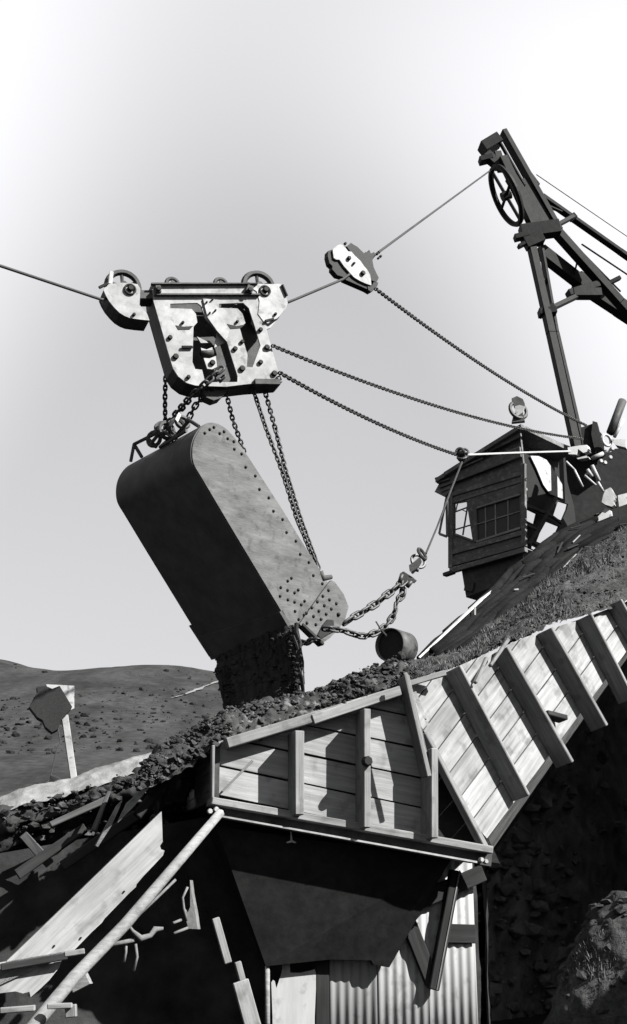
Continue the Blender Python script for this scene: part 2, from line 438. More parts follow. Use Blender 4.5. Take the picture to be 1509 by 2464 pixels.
def hill_z(x, y):
    px = CX + x/HY1*FPX*0.985
    top = pt(CX, ridge(px), HY1).z
    base = pt(CX, 2040, HY0).z
    t = (y-HY0)/(HY1-HY0)
    if t <= 1:
        t = max(t, -0.2)
        s = 0.55*t+0.45*smoothstep(0, 1, t)
        z = base+(top-base)*s
    else:
        z = top-(t-1)**2*top*0.5-(t-1)*6
    z += noise.noise(V((x*0.02, y*0.02, 3)))*2.2*max(0, min(1, t))*(1-max(0, min(1, t)))*2
    z += noise.noise(V((x*0.11, y*0.11, 5)))*0.45*max(0, min(1, (1-t)*4+0.12))
    return max(z, -3)
def build_hill():
    nu, nv = 190, 110; vs = []; fs = []
    for j in range(nv+1):
        y = HY0-8+(310)*(j/nv)**1.1
        for i in range(nu+1):
            x = -140+260*i/nu; vs.append((x, y, hill_z(x, y)))
    for j in range(nv):
        for i in range(nu):
            k = j*(nu+1)+i; fs.append((k, k+1, k+nu+2, k+nu+1))
    o = mobj('hill', vs, fs, 'hill_grass', None, True); o['kind'] = 'structure'
build_hill()
def hill_hit(px, py):
    d = ray((px, py)); d = d/d.y; lo = HY0
    y = HY0
    while y < HY1+40:
        p = CAM+d*y
        if p.z < hill_z(p.x, p.y): return V((p.x, p.y, hill_z(p.x, p.y)))
        y += 0.5
    return CAM+d*HY1
def ribbon(name, pix, w0, mat, lift=0.12):
    ps = []
    for i in range(len(pix)-1):
        for k in range(8):
            t = k/8; ps.append((pix[i][0]+(pix[i+1][0]-pix[i][0])*t, pix[i][1]+(pix[i+1][1]-pix[i][1])*t))
    ps = [hill_hit(*p) for p in ps+[pix[-1]]]; vs = []; fs = []
    for i, p in enumerate(ps):
        ww = w0*(0.7+0.7*noise.noise(p*0.3)+0.2)
        for s in (-1, 1):
            q = p+V((0.25*s*ww, s*ww, 0)); vs.append((q.x, q.y, hill_z(q.x, q.y)+lift))
    for i in range(len(ps)-1): fs.append((2*i, 2*i+1, 2*i+3, 2*i+2))
    o = mobj(name, vs, fs, mat, None, True); o['kind'] = 'structure'; return o
ribbon('hill_track', [(418, 1682), (440, 1676), (470, 1664), (500, 1652), (560, 1630)], 1.1, 'track_soil')

cl = []
for _ in range(1300):
    px = random.uniform(-60, 620); py = random.uniform(1600, 1900)
    if py < ridge(px)+3: continue
    p = hill_hit(px, py)
    if noise.noise(V((p.x*0.05, p.y*0.03, 7))) > -0.22: cl.append(p+V((0, 0, 0.02)))
SCRUB = cl
# ------------------------------------------------------------------ planes of the loading hopper and the ramp wall
UL = V((0.966, 0.2586, 0)); NL = V((0.2586, -0.966, 0))       # front wall
OL = pt(1170, 2040, 13.9)
def PL(p, off=0.0): return hit(p, OL+NL*off, NL)
OR_ = PL((1172, 2045)); J0 = PL((985, 1650)); JR = pt(1480, 1500, 16.9)   # ramp wall: from the hopper corner up and away
NR = (OR_-J0).cross(JR-J0).normalized()
if NR.y > 0: NR = -NR
UR = V((-NR.y, NR.x, 0)).normalized()
def PR(p, off=0.0): return hit(p, OR_+NR*off, NR)

hopper = root('loading_hopper', V((OL.x-1.6, OL.y, 0)), 'weathered timber loading hopper front with upright posts on a long steel beam', 'hopper')
# boards of the front wall (each its own board), drawn as strips in the wall and cut to the wall's outline
regionL = [cG(86, 398), cG(500, 268), cG(970, 125), cG(1030, 140), cG(1132, 400), cG(1132, 872), cG(86, 680)]
sl_ = 0.205
rows0 = [-190, -50, 92, 236, 378, 520, 662]          # seam heights at crop x = 105
for k in range(len(rows0)-1):
    y0, y1 = rows0[k], rows0[k+1]
    cuts = [60, 480, 800, 1125, 1420]
    x_edges = cuts if k % 2 else [60, 800, 1420]
    for a, b in zip(x_edges[:-1], x_edges[1:]):
        g0 = 5
        strip = [cG(a+3, y0+g0+sl_*(a-105)+random.uniform(-2, 2)), cG(b-3, y0+g0+sl_*(b-105)+random.uniform(-2, 2)),
                 cG(b-3, y1-g0+sl_*(b-105)+random.uniform(-2, 2)), cG(a+3, y1-g0+sl_*(a-105)+random.uniform(-2, 2))]
        poly = clip_convex(strip, regionL)
        if len(poly) < 3: continue
        off = random.uniform(-0.012, 0.012)
        loop = [PL(p, off) for p in poly]
        # local frame along the board for the grain
        c = sum(loop, V((0, 0, 0)))/len(loop)
        d = (PL(cG(800, 100+sl_*800))-PL(cG(100, 100+sl_*100))).normalized(); F = frame(d, NL)
        bm = bmesh.new(); vs = [bm.verts.new(F.transposed() @ (p-c)) for p in loop]; bm.faces.new(vs)
        r = bmesh.ops.extrude_face_region(bm, geom=list(bm.faces))
        bmesh.ops.translate(bm, vec=(0, -0.05, 0), verts=[e for e in r['geom'] if isinstance(e, bmesh.types.BMVert)])
        bmesh.ops.recalc_face_normals(bm, faces=bm.faces)
        me = bpy.data.meshes.new('board'); bm.to_mesh(me); bm.free(); me.materials.append(MATS['board'])
        attach(bpy.data.objects.new('board', me), hopper, Matrix.Translation(c) @ F.to_4x4())
def in_wall(name, a, b, off, width_px, depth, mat, parent, P=PL, N=NL, **kw):
    """timber whose front face follows a..b on the plane 'off' in front of the wall, reaching 'depth' back"""
    p0, p1 = P(a, off), P(b, off)
    Y = (p0.y+p1.y)/2
    return beam(name, p0-N*depth/2, p1-N*depth/2, depth, width_px*mpp(Y)*1.03, mat, parent, side=N, **kw)
plate('gap_shade_board', [PL(cG(*p), -0.22) for p in ((1060, 300), (1160, 380), (1440, 985), (1060, 925))], -NL*0.04, 'dark_timber', hopper)  # dark board added to stop sun coming through the corner gap
# upright posts
for (xa, ya, yb, wd) in ((476, 345, 750, 42), (802, 240, 812, 34), (1125, 430, 862, 34)):
    in_wall('post', cG(xa, ya), cG(xa+1, yb), 0.33, wd*0.5, 0.32, 'timber', hopper)
# sloping top rail
in_wall('top_rail', cG(128, 405), cG(560, 276), 0.18, 24, 0.17, 'timber', hopper)
in_wall('top_rail', cG(540, 290), cG(965, 152), 0.20, 23, 0.19, 'timber', hopper)
in_wall('top_rail', cG(1006, 118), cG(1180, 66), 0.10, 12, 0.10, 'timber', hopper)
# sill, steel channel and flange; web darkened for shade, flange paled for sun
in_wall('sill', cG(54, 682), cG(1408, 920), 0.17, 17, 0.30, 'timber', hopper)
in_wall('steel_web', cG(66, 728), cG(1400, 966), 0.03, 32, 0.02, 'dark_steel', hopper, bev=0)
in_wall('flange', cG(100, 757), cG(1330, 978), 0.21, 3.4, 0.19, 'carriage_steel', hopper, bev=0)
# left end: steel angle
in_wall('end_post', cG(62, 415), cG(58, 668), 0.10, 6, 0.10, 'timber', hopper)
in_wall('end_post', cG(80, 420), cG(76, 668), 0.03, 13, 0.06, 'dark_steel', hopper, bev=0)
for (x, y) in ((42, 735), (72, 726), (95, 740)):
    bolt(PL(cG(x, y), 0.14), NL, 0.028, 0.05, hopper, 'carriage_steel')
for (x, y) in ((1345, 968), (1366, 976)):
    bolt(PL(cG(x, y), 0.14), NL, 0.026, 0.06, hopper, 'carriage_steel')
# tapered black steel bin bottom hanging under the beam
ft = [PL((520, 1988), -0.04), PL((1085, 2068), -0.04)]; fb_ = [PL((640, 2325), -0.44), PL((793, 2309), -0.44), PL((893, 2311), -0.44), PL((900, 2322), -0.44), PL((937, 2328), -0.44)]
ring_f = [ft[0], ft[1]]+fb_[::-1]; ring_b = [p-NL*0.5 for p in ring_f[:2]]+[p-NL*0.1 for p in ring_f[2:]]
k_ = len(ring_f)
mobj('bin_bottom', ring_f+ring_b, [tuple(range(k_)), tuple(range(2*k_-1, k_-1, -1))]+[(i, (i+1) % k_, (i+1) % k_+k_, i+k_) for i in range(k_)], 'tower_steel', hopper)
# little T piece under the beam
tee = root('drain_tee', PL(cG(437, 885), 0.06), 'small pale T shaped pipe fitting hanging under the steel beam', 'pipe')
tube('stem', [PL(cG(434, 828), 0.06), PL(cG(437, 882), 0.06)], 0.010, 'pale_paint', tee)
tube('crossbar', [PL(cG(413, 884), 0.06), PL(cG(425, 882), 0.06), PL(cG(437, 876), 0.06), PL(cG(448, 882), 0.06), PL(cG(459, 885), 0.06)], 0.011, 'pale_paint', tee, taper=[0.6, 1, 1.6, 1, 0.6])
# dark side wall going back at the left end
sw = []
for k in range(6):
    a = PL(cG(70, 420+k*46), 0.0); b = a-NL*2.6
    beam('side_board', a-NL*0.05, b, 0.05, 0.10, 'timber', hopper, side=V((-1, -0.3, 0)))
# props, laths and odd sticks
in_wall('stub', cG(292, 350), cG(297, 388), 0.16, 7, 0.12, 'dark_timber', hopper)
lath = in_wall('leaning_lath', cG(985, 66), cG(1102, 566), 0.42, 10.5, 0.03, 'timber', None)
in_wall('shadow_board', cG(990, 78), cG(1104, 562), 0.25, 12, 0.24, 'timber', hopper)  # board added behind the lath to cast the corner's wide shadow
tag(lath, 'thin pale lath leaning across the hopper corner above the boards', 'lath')
st = in_wall('leaning_stick', cG(252, 488), cG(104, 640), 0.03, 5, 0.03, 'timber', None)
tag(st, 'short stick leaning at the left end of the hopper front', 'stick')
kb = PL(cG(795, 495), 0.32); bolt(kb, NL, 0.055, 0.09, hopper, 'bolt_steel', 'bolt', 8)

# ------------------------------------------------------------------ ramp wall (right), boards along the slope, square struts across it
rampw = root('ramp_wall', V((OR_.x, OR_.y, 0)), 'sloping board retaining wall with deep timber struts beside the ramp', 'wall')
regionR = [cH(20, 640), cH(430, 505), cH(760, 372), cH(1030, 288), cH(1480, 95), cH(1700, 0), cH(1700, 200), cH(612, 1660), cH(560, 1600)]
ms = -1.34
ss = [(-165, 340), (-90, 490), (-15, 640), (55, 715), (135, 800), (215, 942), (306, 1090), (388, 1235), (465, 1370), (540, 1510), (614, 1655)]
ss = [(215+(k-5)*80, 942+(k-5)*143) for k in range(11)]
for k in range(10):
    a, b = ss[k], ss[k+1]
    breaks = [-300, 1800]
    for x0, x1 in zip(breaks[:-1], breaks[1:]):
        def onl(p, x): return (x, p[1]+ms*(x-p[0]))
        e = 2.2
        q0 = onl((a[0]+e, a[1]+e*1.8), x0+4); q1 = onl((a[0]+e, a[1]+e*1.8), x1-4)
        q2 = onl((b[0]-e, b[1]-e*1.8), x1+80-4); q3 = onl((b[0]-e, b[1]-e*1.8), x0+80+4)
        poly = clip_convex([cH(*q0), cH(*q1), cH(*q2), cH(*q3)], regionR)
        if len(poly) < 3: continue
        off = random.uniform(-0.012, 0.014); loop = [PR(p, off) for p in poly]
        c = sum(loop, V((0, 0, 0)))/len(loop); d = (PR(cH(900, 600))-PR(cH(600, 600-ms*300))).normalized(); F = frame(d, NR)
        bm = bmesh.new(); vs = [bm.verts.new(F.transposed() @ (p-c)) for p in loop]; bm.faces.new(vs)
        r = bmesh.ops.extrude_face_region(bm, geom=list(bm.faces))
        bmesh.ops.translate(bm, vec=(0, -0.05, 0), verts=[e2 for e2 in r['geom'] if isinstance(e2, bmesh.types.BMVert)])
        bmesh.ops.recalc_face_normals(bm, faces=bm.faces)
        me = bpy.data.meshes.new('board'); bm.to_mesh(me); bm.free(); me.materials.append(MATS['ramp_board'])
        attach(bpy.data.objects.new('board', me), rampw, Matrix.Translation(c) @ F.to_4x4())
SD = 0.26
for (x0, y0, x1, y1, wd) in ((440, 545, 885, 1378, 26), (745, 425, 1165, 1165, 28), (1030, 300, 1385, 930, 26), (1282, 212, 1560, 755, 22), (1475, 120, 1640, 420, 22)):
    in_wall('strut', cH(x0, y0), cH(x1, y1), SD, wd*0.3747, SD-0.01, 'timber', rampw, PR, NR)
in_wall('strut', cH(225, 975), cH(612, 1712), 0.10, 15, 0.09, 'timber', rampw, PR, NR)
for (x0, y0, x1, y1, wd) in ((545, 655, 615, 492, 20), (640, 545, 755, 375, 20)):
    in_wall('stake', cH(x0, y0), cH(x1, y1), SD+0.08, wd*0.3747, 0.05, 'timber', rampw, PR, NR)
in_wall('cross_stub', cH(1005, 845), cH(1130, 880), 0.2, 12, 0.15, 'dark_timber', rampw, PR, NR)

# ------------------------------------------------------------------ earth behind and under the walls
def solid(name, verts, faces, mat, kind='structure'):
    o = mobj(name, verts, faces, mat); o['kind'] = kind; return o
# fill behind the front wall: a wedge from the wall back
fr = [PL(cG(95, 420), -0.10), PL(cG(950, 175), -0.10), PL(cG(1020, 250), -0.10), PL(cG(1120, 870), -0.10), PL(cG(95, 680), -0.10)]
bk = [p-NL*3.2 for p in fr]
n = len(fr)
solid('earth_fill', fr+bk, [tuple(range(n)), tuple(range(2*n-1, n-1, -1))]+[(i, i+n, (i+1) % n+n, (i+1) % n) for i in range(n)], 'soil')
# fill behind the ramp wall
fr = [PR(cH(40, 660), -0.10), PR(cH(430, 560), -0.10), PR(cH(1700, 60), -0.10), PR(cH(1700, 190), -0.10), PR(cH(610, 1620), -0.10)]
bk = [p-NR*2.5 for p in fr]
solid('earth_fill', fr+bk, [tuple(range(n)), tuple(range(2*n-1, n-1, -1))]+[(i, i+n, (i+1) % n+n, (i+1) % n) for i in range(n)], 'soil')
# hollow shaped deep under the ramp to stay in shade: sloping underside, earth wall
low = [PR(cH(560, 1700), -0.12), PR(cH(600, 1640), -0.12), PR(cH(985, 1120), -0.12), PR(cH(1315, 675), -0.12), PR(cH(1685, 180), -0.12), PR(cH(2285, -625), -0.12)]
BK = V((0.13, 0.9915, 0)); DEEP = 8.0
vs = []; fs = []
for p in low: vs += [p, p+BK*DEEP, p+BK*DEEP+V((0, 0, 0.3)), p+V((0, 0, 0.3))]
for i in range(len(low)-1):
    for k in range(4): fs.append((4*i+k, 4*i+(k+1) % 4, 4*i+4+(k+1) % 4, 4*i+4+k))
fs += [(0, 1, 2, 3), (23, 22, 21, 20)]
solid('ramp_underside', vs, fs, 'hollow_earth')
bw_ = [p+BK*(DEEP-0.2) for p in low]; bw_[0] = bw_[0]-UR*2
loft('hollow_wall', [[V((p.x, p.y, -0.1)) for p in bw_], [V((p.x, p.y, p.z+0.25)) for p in bw_]], 90, 60, 0.25, 0.8, 'hollow_earth', None, 'structure', seed=3)
sa = low[0]+BK*1.6+V((0.02, 0, 0.2)); sb = sa+BK*DEEP
loft('hollow_wall', [[V((sa.x, sa.y, -0.1)), V((sb.x, sb.y, -0.1))], [sa, sb]], 40, 20, 0.08, 0.8, 'dark_soil', None, 'structure', seed=5)  # side wall in darker soil, coloured for the hollow's shade
cl = []
for _ in range(500):
    i_ = random.randrange(len(bw_)-1); t = random.random(); p = bw_[i_].lerp(bw_[i_+1], t); cl.append(V((p.x, p.y-0.12, random.uniform(0, max(0.5, p.z)))))
clods('hollow_rubble', cl, 0.02, 0.16, 'hollow_earth', 'stones and clods bedded in the dark hollow wall under the ramp', 'rubble')
# slope of loose earth and dry grass above the ramp wall
rowA = [pt(975, 1650, 14.2), pt(1100, 1605, 14.7), pt(1225, 1548, 15.2), pt(1330, 1505, 15.8), pt(1500, 1452, 16.9), pt(1760, 1340, 18.5)]
rowB = [pt(968, 1606, 15.2), pt(1100, 1580, 15.8), pt(1215, 1520, 16.8), pt(1340, 1425, 18.0), pt(1500, 1325, 19.5), pt(1760, 1200, 21)]
rowC = [pt(1010, 1604, 16.2), pt(1110, 1562, 17.4), pt(1230, 1470, 19), pt(1350, 1370, 21), pt(1500, 1270, 23), pt(1760, 1110, 25)]
_, GG = loft('ramp_slope', [rowA, rowB, rowC], 120, 50, 0.12, 2.2, 'grass_soil', None, 'structure', seed=8)
# dry grass on that slope
def blades(name, G, count, hmin, hmax, mat, label, tmin=0.0, tmax=1.0, lean=V((0.1, -0.2, 1))):
    vs = []; fs = []
    nv_ = len(G)-1; nu_ = len(G[0])-1
    for _ in range(count):
        i = random.randrange(nu_); j = random.randrange(int(nv_*tmin), int(nv_*tmax)); p = G[j][i].lerp(G[j+1][i+1], random.random())
        p = p+(G[j][i+1]-G[j][i])*random.uniform(-1, 1)
        k = noise.noise(p*1.7)
        if k < -0.18: continue
        h = random.uniform(hmin, hmax)*(1+k); d = (lean+V((random.uniform(-1, 1), random.uniform(-1, 1), random.uniform(-0.4, 0.2)))*0.7).normalized()
        s = V((random.uniform(-1, 1), random.uniform(-1, 1), 0)).normalized()*h*0.10
        b = len(vs); vs += [p-s, p+s, p+d*h]; fs.append((b, b+1, b+2))
    o = mobj(name, vs, fs, mat); return tag(o, label, 'grass', None, 'stuff')
blades('dry_grass', GG, 15000, 0.03, 0.085, 'dry_grass', 'dry grass matted over the slope above the board wall')

cl = [GG[random.randrange(50)][random.randrange(120)]+V((0, -0.02, 0.02)) for _ in range(2600)]
clods('slope_gravel', cl, 0.006, 0.022, 'soil', 'dark gravel strewn over the slope above the board wall', 'gravel')
clods('scrub', SCRUB, 0.03, 0.2, 'scrub_leaf', 'low dark scrub speckling the far hillside', 'scrub')
# lumpy earth along the top of the hopper and down the left bank
ridge_pts = [(350, 1858, 12.9), (400, 1805, 13.1), (450, 1768, 13.3), (520, 1738, 13.6), (560, 1712, 13.8), (640, 1700, 14.1), (720, 1680, 14.3), (800, 1662, 14.5), (880, 1625, 14.6), (950, 1606, 14.7), (985, 1608, 14.7)]
front = [(330, 1905, 12.7), (395, 1880, 12.9), (450, 1850, 13.0), (512, 1800, 13.1), (560, 1790, 13.25), (640, 1764, 13.45), (720, 1738, 13.6), (800, 1716, 13.7), (880, 1690, 13.8), (950, 1668, 13.9), (985, 1662, 13.95)]
rf = [pt(*p) for p in front]; rr = [pt(*p) for p in ridge_pts]
rm = [a.lerp(b, 0.5)+V((0, 0, 0.10)) for a, b in zip(rf, rr)]
rb = [p+V((0, 0.9, -0.5)) for p in rr]
_, HG = loft('earth_heap', [rf, rm, rr, rb], 150, 60, 0.19, 2.6, 'soil', None, 'structure', seed=1)
cl = []
for _ in range(3000):
    i = random.randrange(150); j = random.randrange(45); p = HG[j][i]; cl.append(p+V((random.uniform(-.05, .05), random.uniform(-.05, .05), random.uniform(0.0, .07))))
clods('earth_clods', cl, 0.005, 0.032, 'soil', 'loose dark clods strewn over the earth heap on the hopper')
cl = []
for _ in range(320):
    t = random.random(); p = pt(820, 1650, 14.2).lerp(pt(975, 1592, 14.6), t); cl.append(p+V((random.uniform(-.1, .1), random.uniform(-.2, .2), random.uniform(-.08, .06))))
clods('earth_clods', cl, 0.006, 0.04, 'soil', 'dark lumps heaped behind the top rail near the drum')

# left bank: sunlit top edge painted paler, dark crumbling face undercut for shade
b0 = [pt(-260, 1995, 14.2), pt(-100, 1948, 14.3), pt(30, 1905, 14.4), pt(130, 1880, 14.5), pt(230, 1850, 14.6), pt(310, 1828, 14.7), pt(390, 1803, 14.8), pt(500, 1770, 15.0)]
b00 = [p+V((-0.3, 1.6, -0.25)) for p in b0]
b1 = [p+V((0.02, -0.40, -0.24)) for p in b0]
loft('bank_top', [b00, b0, b1], 110, 30, 0.06, 2.0, 'sunlit_soil', None, 'structure', seed=4)
b2 = [p+V((0.06, -0.55, -0.42)) for p in b0]
b3 = [p+V((0.06, 0.1, -0.95)) for p in b0]
b4 = [V((p.x+0.1, p.y+1.0, -0.1)) for p in b0]
b1b = [p+V((0.02, -0.36, -0.20)) for p in b0]
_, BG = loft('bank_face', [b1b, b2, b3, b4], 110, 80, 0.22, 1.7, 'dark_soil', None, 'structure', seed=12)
cl = [BG[random.randrange(60)][random.randrange(110)]+V((0, -0.05, 0.02)) for _ in range(150)]
clods('earth_clods', cl, 0.01, 0.045, 'soil', 'dark clods crumbling down the bank at the left edge')

# ------------------------------------------------------------------ shed of corrugated sheets under the hopper
OT = OL-NL*0.64
def PT(p, off=0.0): return hit(p, OT+NL*off, NL)
tinw = root('corrugated_wall', V((OT.x-0.8, OT.y, 0)), 'pale corrugated iron wall standing in the shade under the hopper', 'wall')
def corr_sheet(x0, x1, ytop, ybot, off, parent=tinw, pitch=0.098, depth=0.008, name='corrugated_sheet', top=None, lean=0.0):
    a = PT((x0, ybot), off); b = PT((x1, ybot), off); W = (b-a).length; zt = PT((x0, ytop), off).z
    zb = a.z; nseg = int(W/pitch*8); vs = []; fs = []
    for i in range(nseg+1):
        s = i/nseg; p = a.lerp(b, s); h = depth*math.sin(2*math.pi*s*W/pitch)
        ztop = zt if top is None else PT((x0, top(s)), off).z
        for z in (zb, zb+(ztop-zb)*0.5, ztop): vs.append(V((p.x, p.y, z))+NL*h)
    for i in range(nseg):
        for k in range(2): fs.append((3*i+k, 3*i+3+k, 3*i+4+k, 3*i+1+k))
    o = mobj(name, vs, fs, 'tin', parent, True)
    md = o.modifiers.new('thick', 'SOLIDIFY'); md.thickness = 0.003
    return o
for i, (x0, x1) in enumerate(((793, 918), (912, 1040), (1033, 1155))):
    corr_sheet(x0, x1, 2010, 2560, 0.012*(i % 2))
# curled sheet
def curled():
    out = [(700, 895), (722, 888), (740, 902), (745, 1020), (810, 1022), (870, 1008), (905, 998), (912, 1030), (912, 1130), (904, 1310), (904, 1600), (630, 1600), (630, 1310), (622, 1085), (632, 1068), (644, 1075), (655, 1122), (690, 1020)]
    loop = [PT(cK(*p), 0.06) for p in out]
    return plate('curled_sheet', loop, -NL*0.004, 'tin', tinw)
curled()
tube('pole', [PT(cK(596, 890), 0.15), PT(cK(598, 1600), 0.15)], 0.026, 'timber', tinw)
# timbers under the hopper
def tin_beam(name, a, b, off, w_px, depth, mat, parent, **kw): return in_wall(name, a, b, off, w_px, depth, mat, parent, PT, NL, **kw)
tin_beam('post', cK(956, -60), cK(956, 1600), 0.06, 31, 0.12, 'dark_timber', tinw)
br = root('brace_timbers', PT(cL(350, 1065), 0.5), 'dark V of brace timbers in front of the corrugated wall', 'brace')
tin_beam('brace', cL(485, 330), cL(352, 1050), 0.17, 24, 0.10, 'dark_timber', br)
tin_beam('lit_edge_strip', cL(505, 330), cL(366, 1050), 0.182, 3, 0.02, 'timber', br, bev=0)  # pale strip painted as the sunlit edge of the dark brace
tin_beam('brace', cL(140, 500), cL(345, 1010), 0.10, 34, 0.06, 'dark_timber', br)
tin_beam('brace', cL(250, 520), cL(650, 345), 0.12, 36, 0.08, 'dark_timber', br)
tin_beam('rail', cL(430, 710), cL(600, 712), 0.05, 40, 0.03, 'dark_timber', br)  # dark horizontal band right of the V, built as a thin bar
tb = root('leaning_timbers', PT(cK(540, 1310), 0.6), 'two lit planks leaning one below the other left of the curled sheet', 'planks')
tin_beam('plank', cK(262, 665), cK(345, 960), 0.55, 18, 0.05, 'timber', tb)
tin_beam('plank', cK(405, 950), cK(440, 1080), 0.50, 15, 0.05, 'timber', tb)
tin_beam('plank', cK(425, 1075), cK(520, 1420), 0.62, 36, 0.05, 'timber', tb)
# dark backdrop added behind it all, where only shade shows
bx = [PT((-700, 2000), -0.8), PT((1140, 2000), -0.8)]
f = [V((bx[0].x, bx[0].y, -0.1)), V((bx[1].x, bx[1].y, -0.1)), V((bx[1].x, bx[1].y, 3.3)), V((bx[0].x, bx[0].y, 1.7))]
loft('dark_backdrop', [[f[0], f[1]], [f[3], f[2]]], 60, 30, 0.12, 1.6, 'backdrop_shade', None, 'structure', seed=21)

# ------------------------------------------------------------------ chute, pole and litter at the lower left
NC = V((0.34, -0.94, 0)).normalized(); OC = pt(220, 2150, 12.7)
def PC(p, off=0.0): return hit(p, OC+NC*off, NC)
chute = root('timber_chute', PC((120, 2300)), 'long pale timber chute side slanting down to the left edge', 'chute')
up = [cJ(-300, 1228), cJ(25, 918), cJ(300, 655), cJ(640, 325), cJ(1003, -28), cJ(1008, 100), cJ(1010, 172), cJ(992, 200), cJ(1000, 222), cJ(1022, 230), cJ(1012, 262), cJ(960, 318), cJ(880, 402), cJ(838, 452), cJ(834, 470), cJ(790, 510), cJ(626, 680), cJ(610, 705), cJ(540, 770), cJ(430, 884), cJ(-300, 1010)]
CD = PC(cJ(1003, 0))-PC(cJ(25, 918))
plate('side_panel', [PC(p) for p in up], -NC*0.06, 'board', chute, (), CD)
lo = [cJ(-300, 1075), cJ(40, 1003), cJ(345, 952), cJ(330, 1000), cJ(262, 1085), cJ(205, 1140), cJ(140, 1196), cJ(132, 1160), cJ(90, 1172), cJ(40, 1158), cJ(-300, 1200)]
plate('side_panel', [PC(p, -0.03) for p in lo], -NC*0.06, 'board', chute, (), CD)
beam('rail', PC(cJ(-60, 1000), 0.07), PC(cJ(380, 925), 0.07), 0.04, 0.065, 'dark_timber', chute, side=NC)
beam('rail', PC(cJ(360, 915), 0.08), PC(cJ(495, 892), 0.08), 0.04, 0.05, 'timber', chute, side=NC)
for (x, y) in ((470, 805), (295, 858), (755, 500)):
    bolt(PC(cJ(x, y)), NC, 0.010, 0.02, chute, 'bolt_steel', 'nail', 6)
pol = tube('stay_pole', [pt(*cJ(1395, -25), 12.75), pt(*cJ(1100, 320), 12.5), pt(*cJ(760, 720), 12.2), pt(*cJ(430, 1060), 11.9), pt(*cJ(230, 1300), 11.7), pt(*cJ(-100, 1700), 11.4)],
           0.056, 'timber', None, 12, taper=[0.75, 0.9, 1.0, 1.05, 1.1, 1.15])
tag(pol, 'long round timber pole running from the hopper end down to the lower left corner', 'pole')
wire = tube('stay_wire', [pt(*cJ(1095, 422), 12.5), pt(*cJ(810, 700), 12.25)], 0.013, 'twig'); tag(wire, 'thin straight stick lying along the underside of the round pole', 'stick')
# driftwood and straw caught below
bt = root('tangled_branch', pt(*cJ(800, 900), 12.4), 'broken pale branch with dangling ends caught under the round pole', 'branch')
tube('branch', [pt(*cJ(640, 858), 12.2), pt(*cJ(735, 838), 12.25), pt(*cJ(825, 818), 12.3)], 0.020, 'twig', bt)
tube('branch', [pt(*cJ(780, 712), 12.2), pt(*cJ(812, 760), 12.25), pt(*cJ(868, 810), 12.3), pt(*cJ(930, 790), 12.35), pt(*cJ(962, 748), 12.4), pt(*cJ(1015, 742), 12.4)], 0.02, 'twig', bt, taper=[0.5, 0.8, 1.6, 1.2, 1.5, 0.6])
tube('branch', [pt(*cJ(770, 845), 12.3), pt(*cJ(768, 900), 12.3), pt(*cJ(756, 965), 12.3)], 0.012, 'twig', bt)
tube('branch', [pt(*cJ(832, 845), 12.3), pt(*cJ(842, 930), 12.3), pt(*cJ(820, 1025), 12.3)], 0.013, 'twig', bt)
st = root('splintered_stump', pt(*cJ(1215, 740), 12.9), 'splintered pale timber end hanging in the dark under the hopper', 'timber')
plate('sliver', [pt(*cJ(x, y), 12.9) for (x, y) in ((1190, 425), (1202, 520), (1225, 640), (1240, 748), (1180, 745), (1165, 690), (1150, 610), (1175, 640), (1192, 600))], V((0.02, 0.09, 0)), 'twig', st)
tube('sliver', [pt(*cJ(1175, 470), 12.9), pt(*cJ(1142, 540), 12.9), pt(*cJ(1150, 610), 12.9), pt(*cJ(1170, 690), 12.9)], 0.012, 'twig', st)
tube('sliver', [pt(*cJ(1080, 708), 12.8), pt(*cJ(1130, 688), 12.9)], 0.014, 'twig', st)
tube('sliver', [pt(*cJ(1085, 776), 12.8), pt(*cJ(1175, 740), 12.9)], 0.014, 'twig', st)
bs = plate('board_scrap', [pt(*cJ(x, y), 12.3) for (x, y) in ((400, 1110), (495, 1035), (530, 1108), (420, 1165))], V((0.02, 0.05, 0)), 'timber')
tag(bs, 'small grey board scrap wedged behind the foot of the round pole', 'board')
fb = root('foot_frame', pt(*cJ(330, 1300), 11.6), 'pale board frame crossing the foot of the round pole', 'frame')
beam('bar', pt(*cJ(250, 1258), 11.55), pt(*cJ(415, 1250), 11.55), 0.05, 0.045, 'timber', fb)
beam('bar', pt(*cJ(405, 1245), 11.6), pt(*cJ(408, 1330), 11.6), 0.06, 0.10, 'timber', fb)
beam('bar', pt(*cJ(-60, 1285), 11.6), pt(*cJ(170, 1268), 11.6), 0.05, 0.045, 'timber', fb)
# laths on the bank between the clods and the chute
lt = root('bank_laths', pt(*cI(640, 1360), 13.0), 'two pale split laths sticking out of the dark bank', 'laths')
plate('lath', [pt(*cI(x, y), 13.0) for (x, y) in ((765, 1045), (740, 1110), (690, 1220), (600, 1360), (585, 1350), (650, 1230), (730, 1080))], V((-0.02, 0.05, 0)), 'timber', lt)
plate('lath', [pt(*cI(x, y), 13.05) for (x, y) in ((915, 930), (945, 960), (880, 1040), (845, 1085), (800, 1130), (735, 1195), (770, 1120), (800, 1060), (860, 1010))], V((-0.02, 0.05, 0)), 'timber', lt)

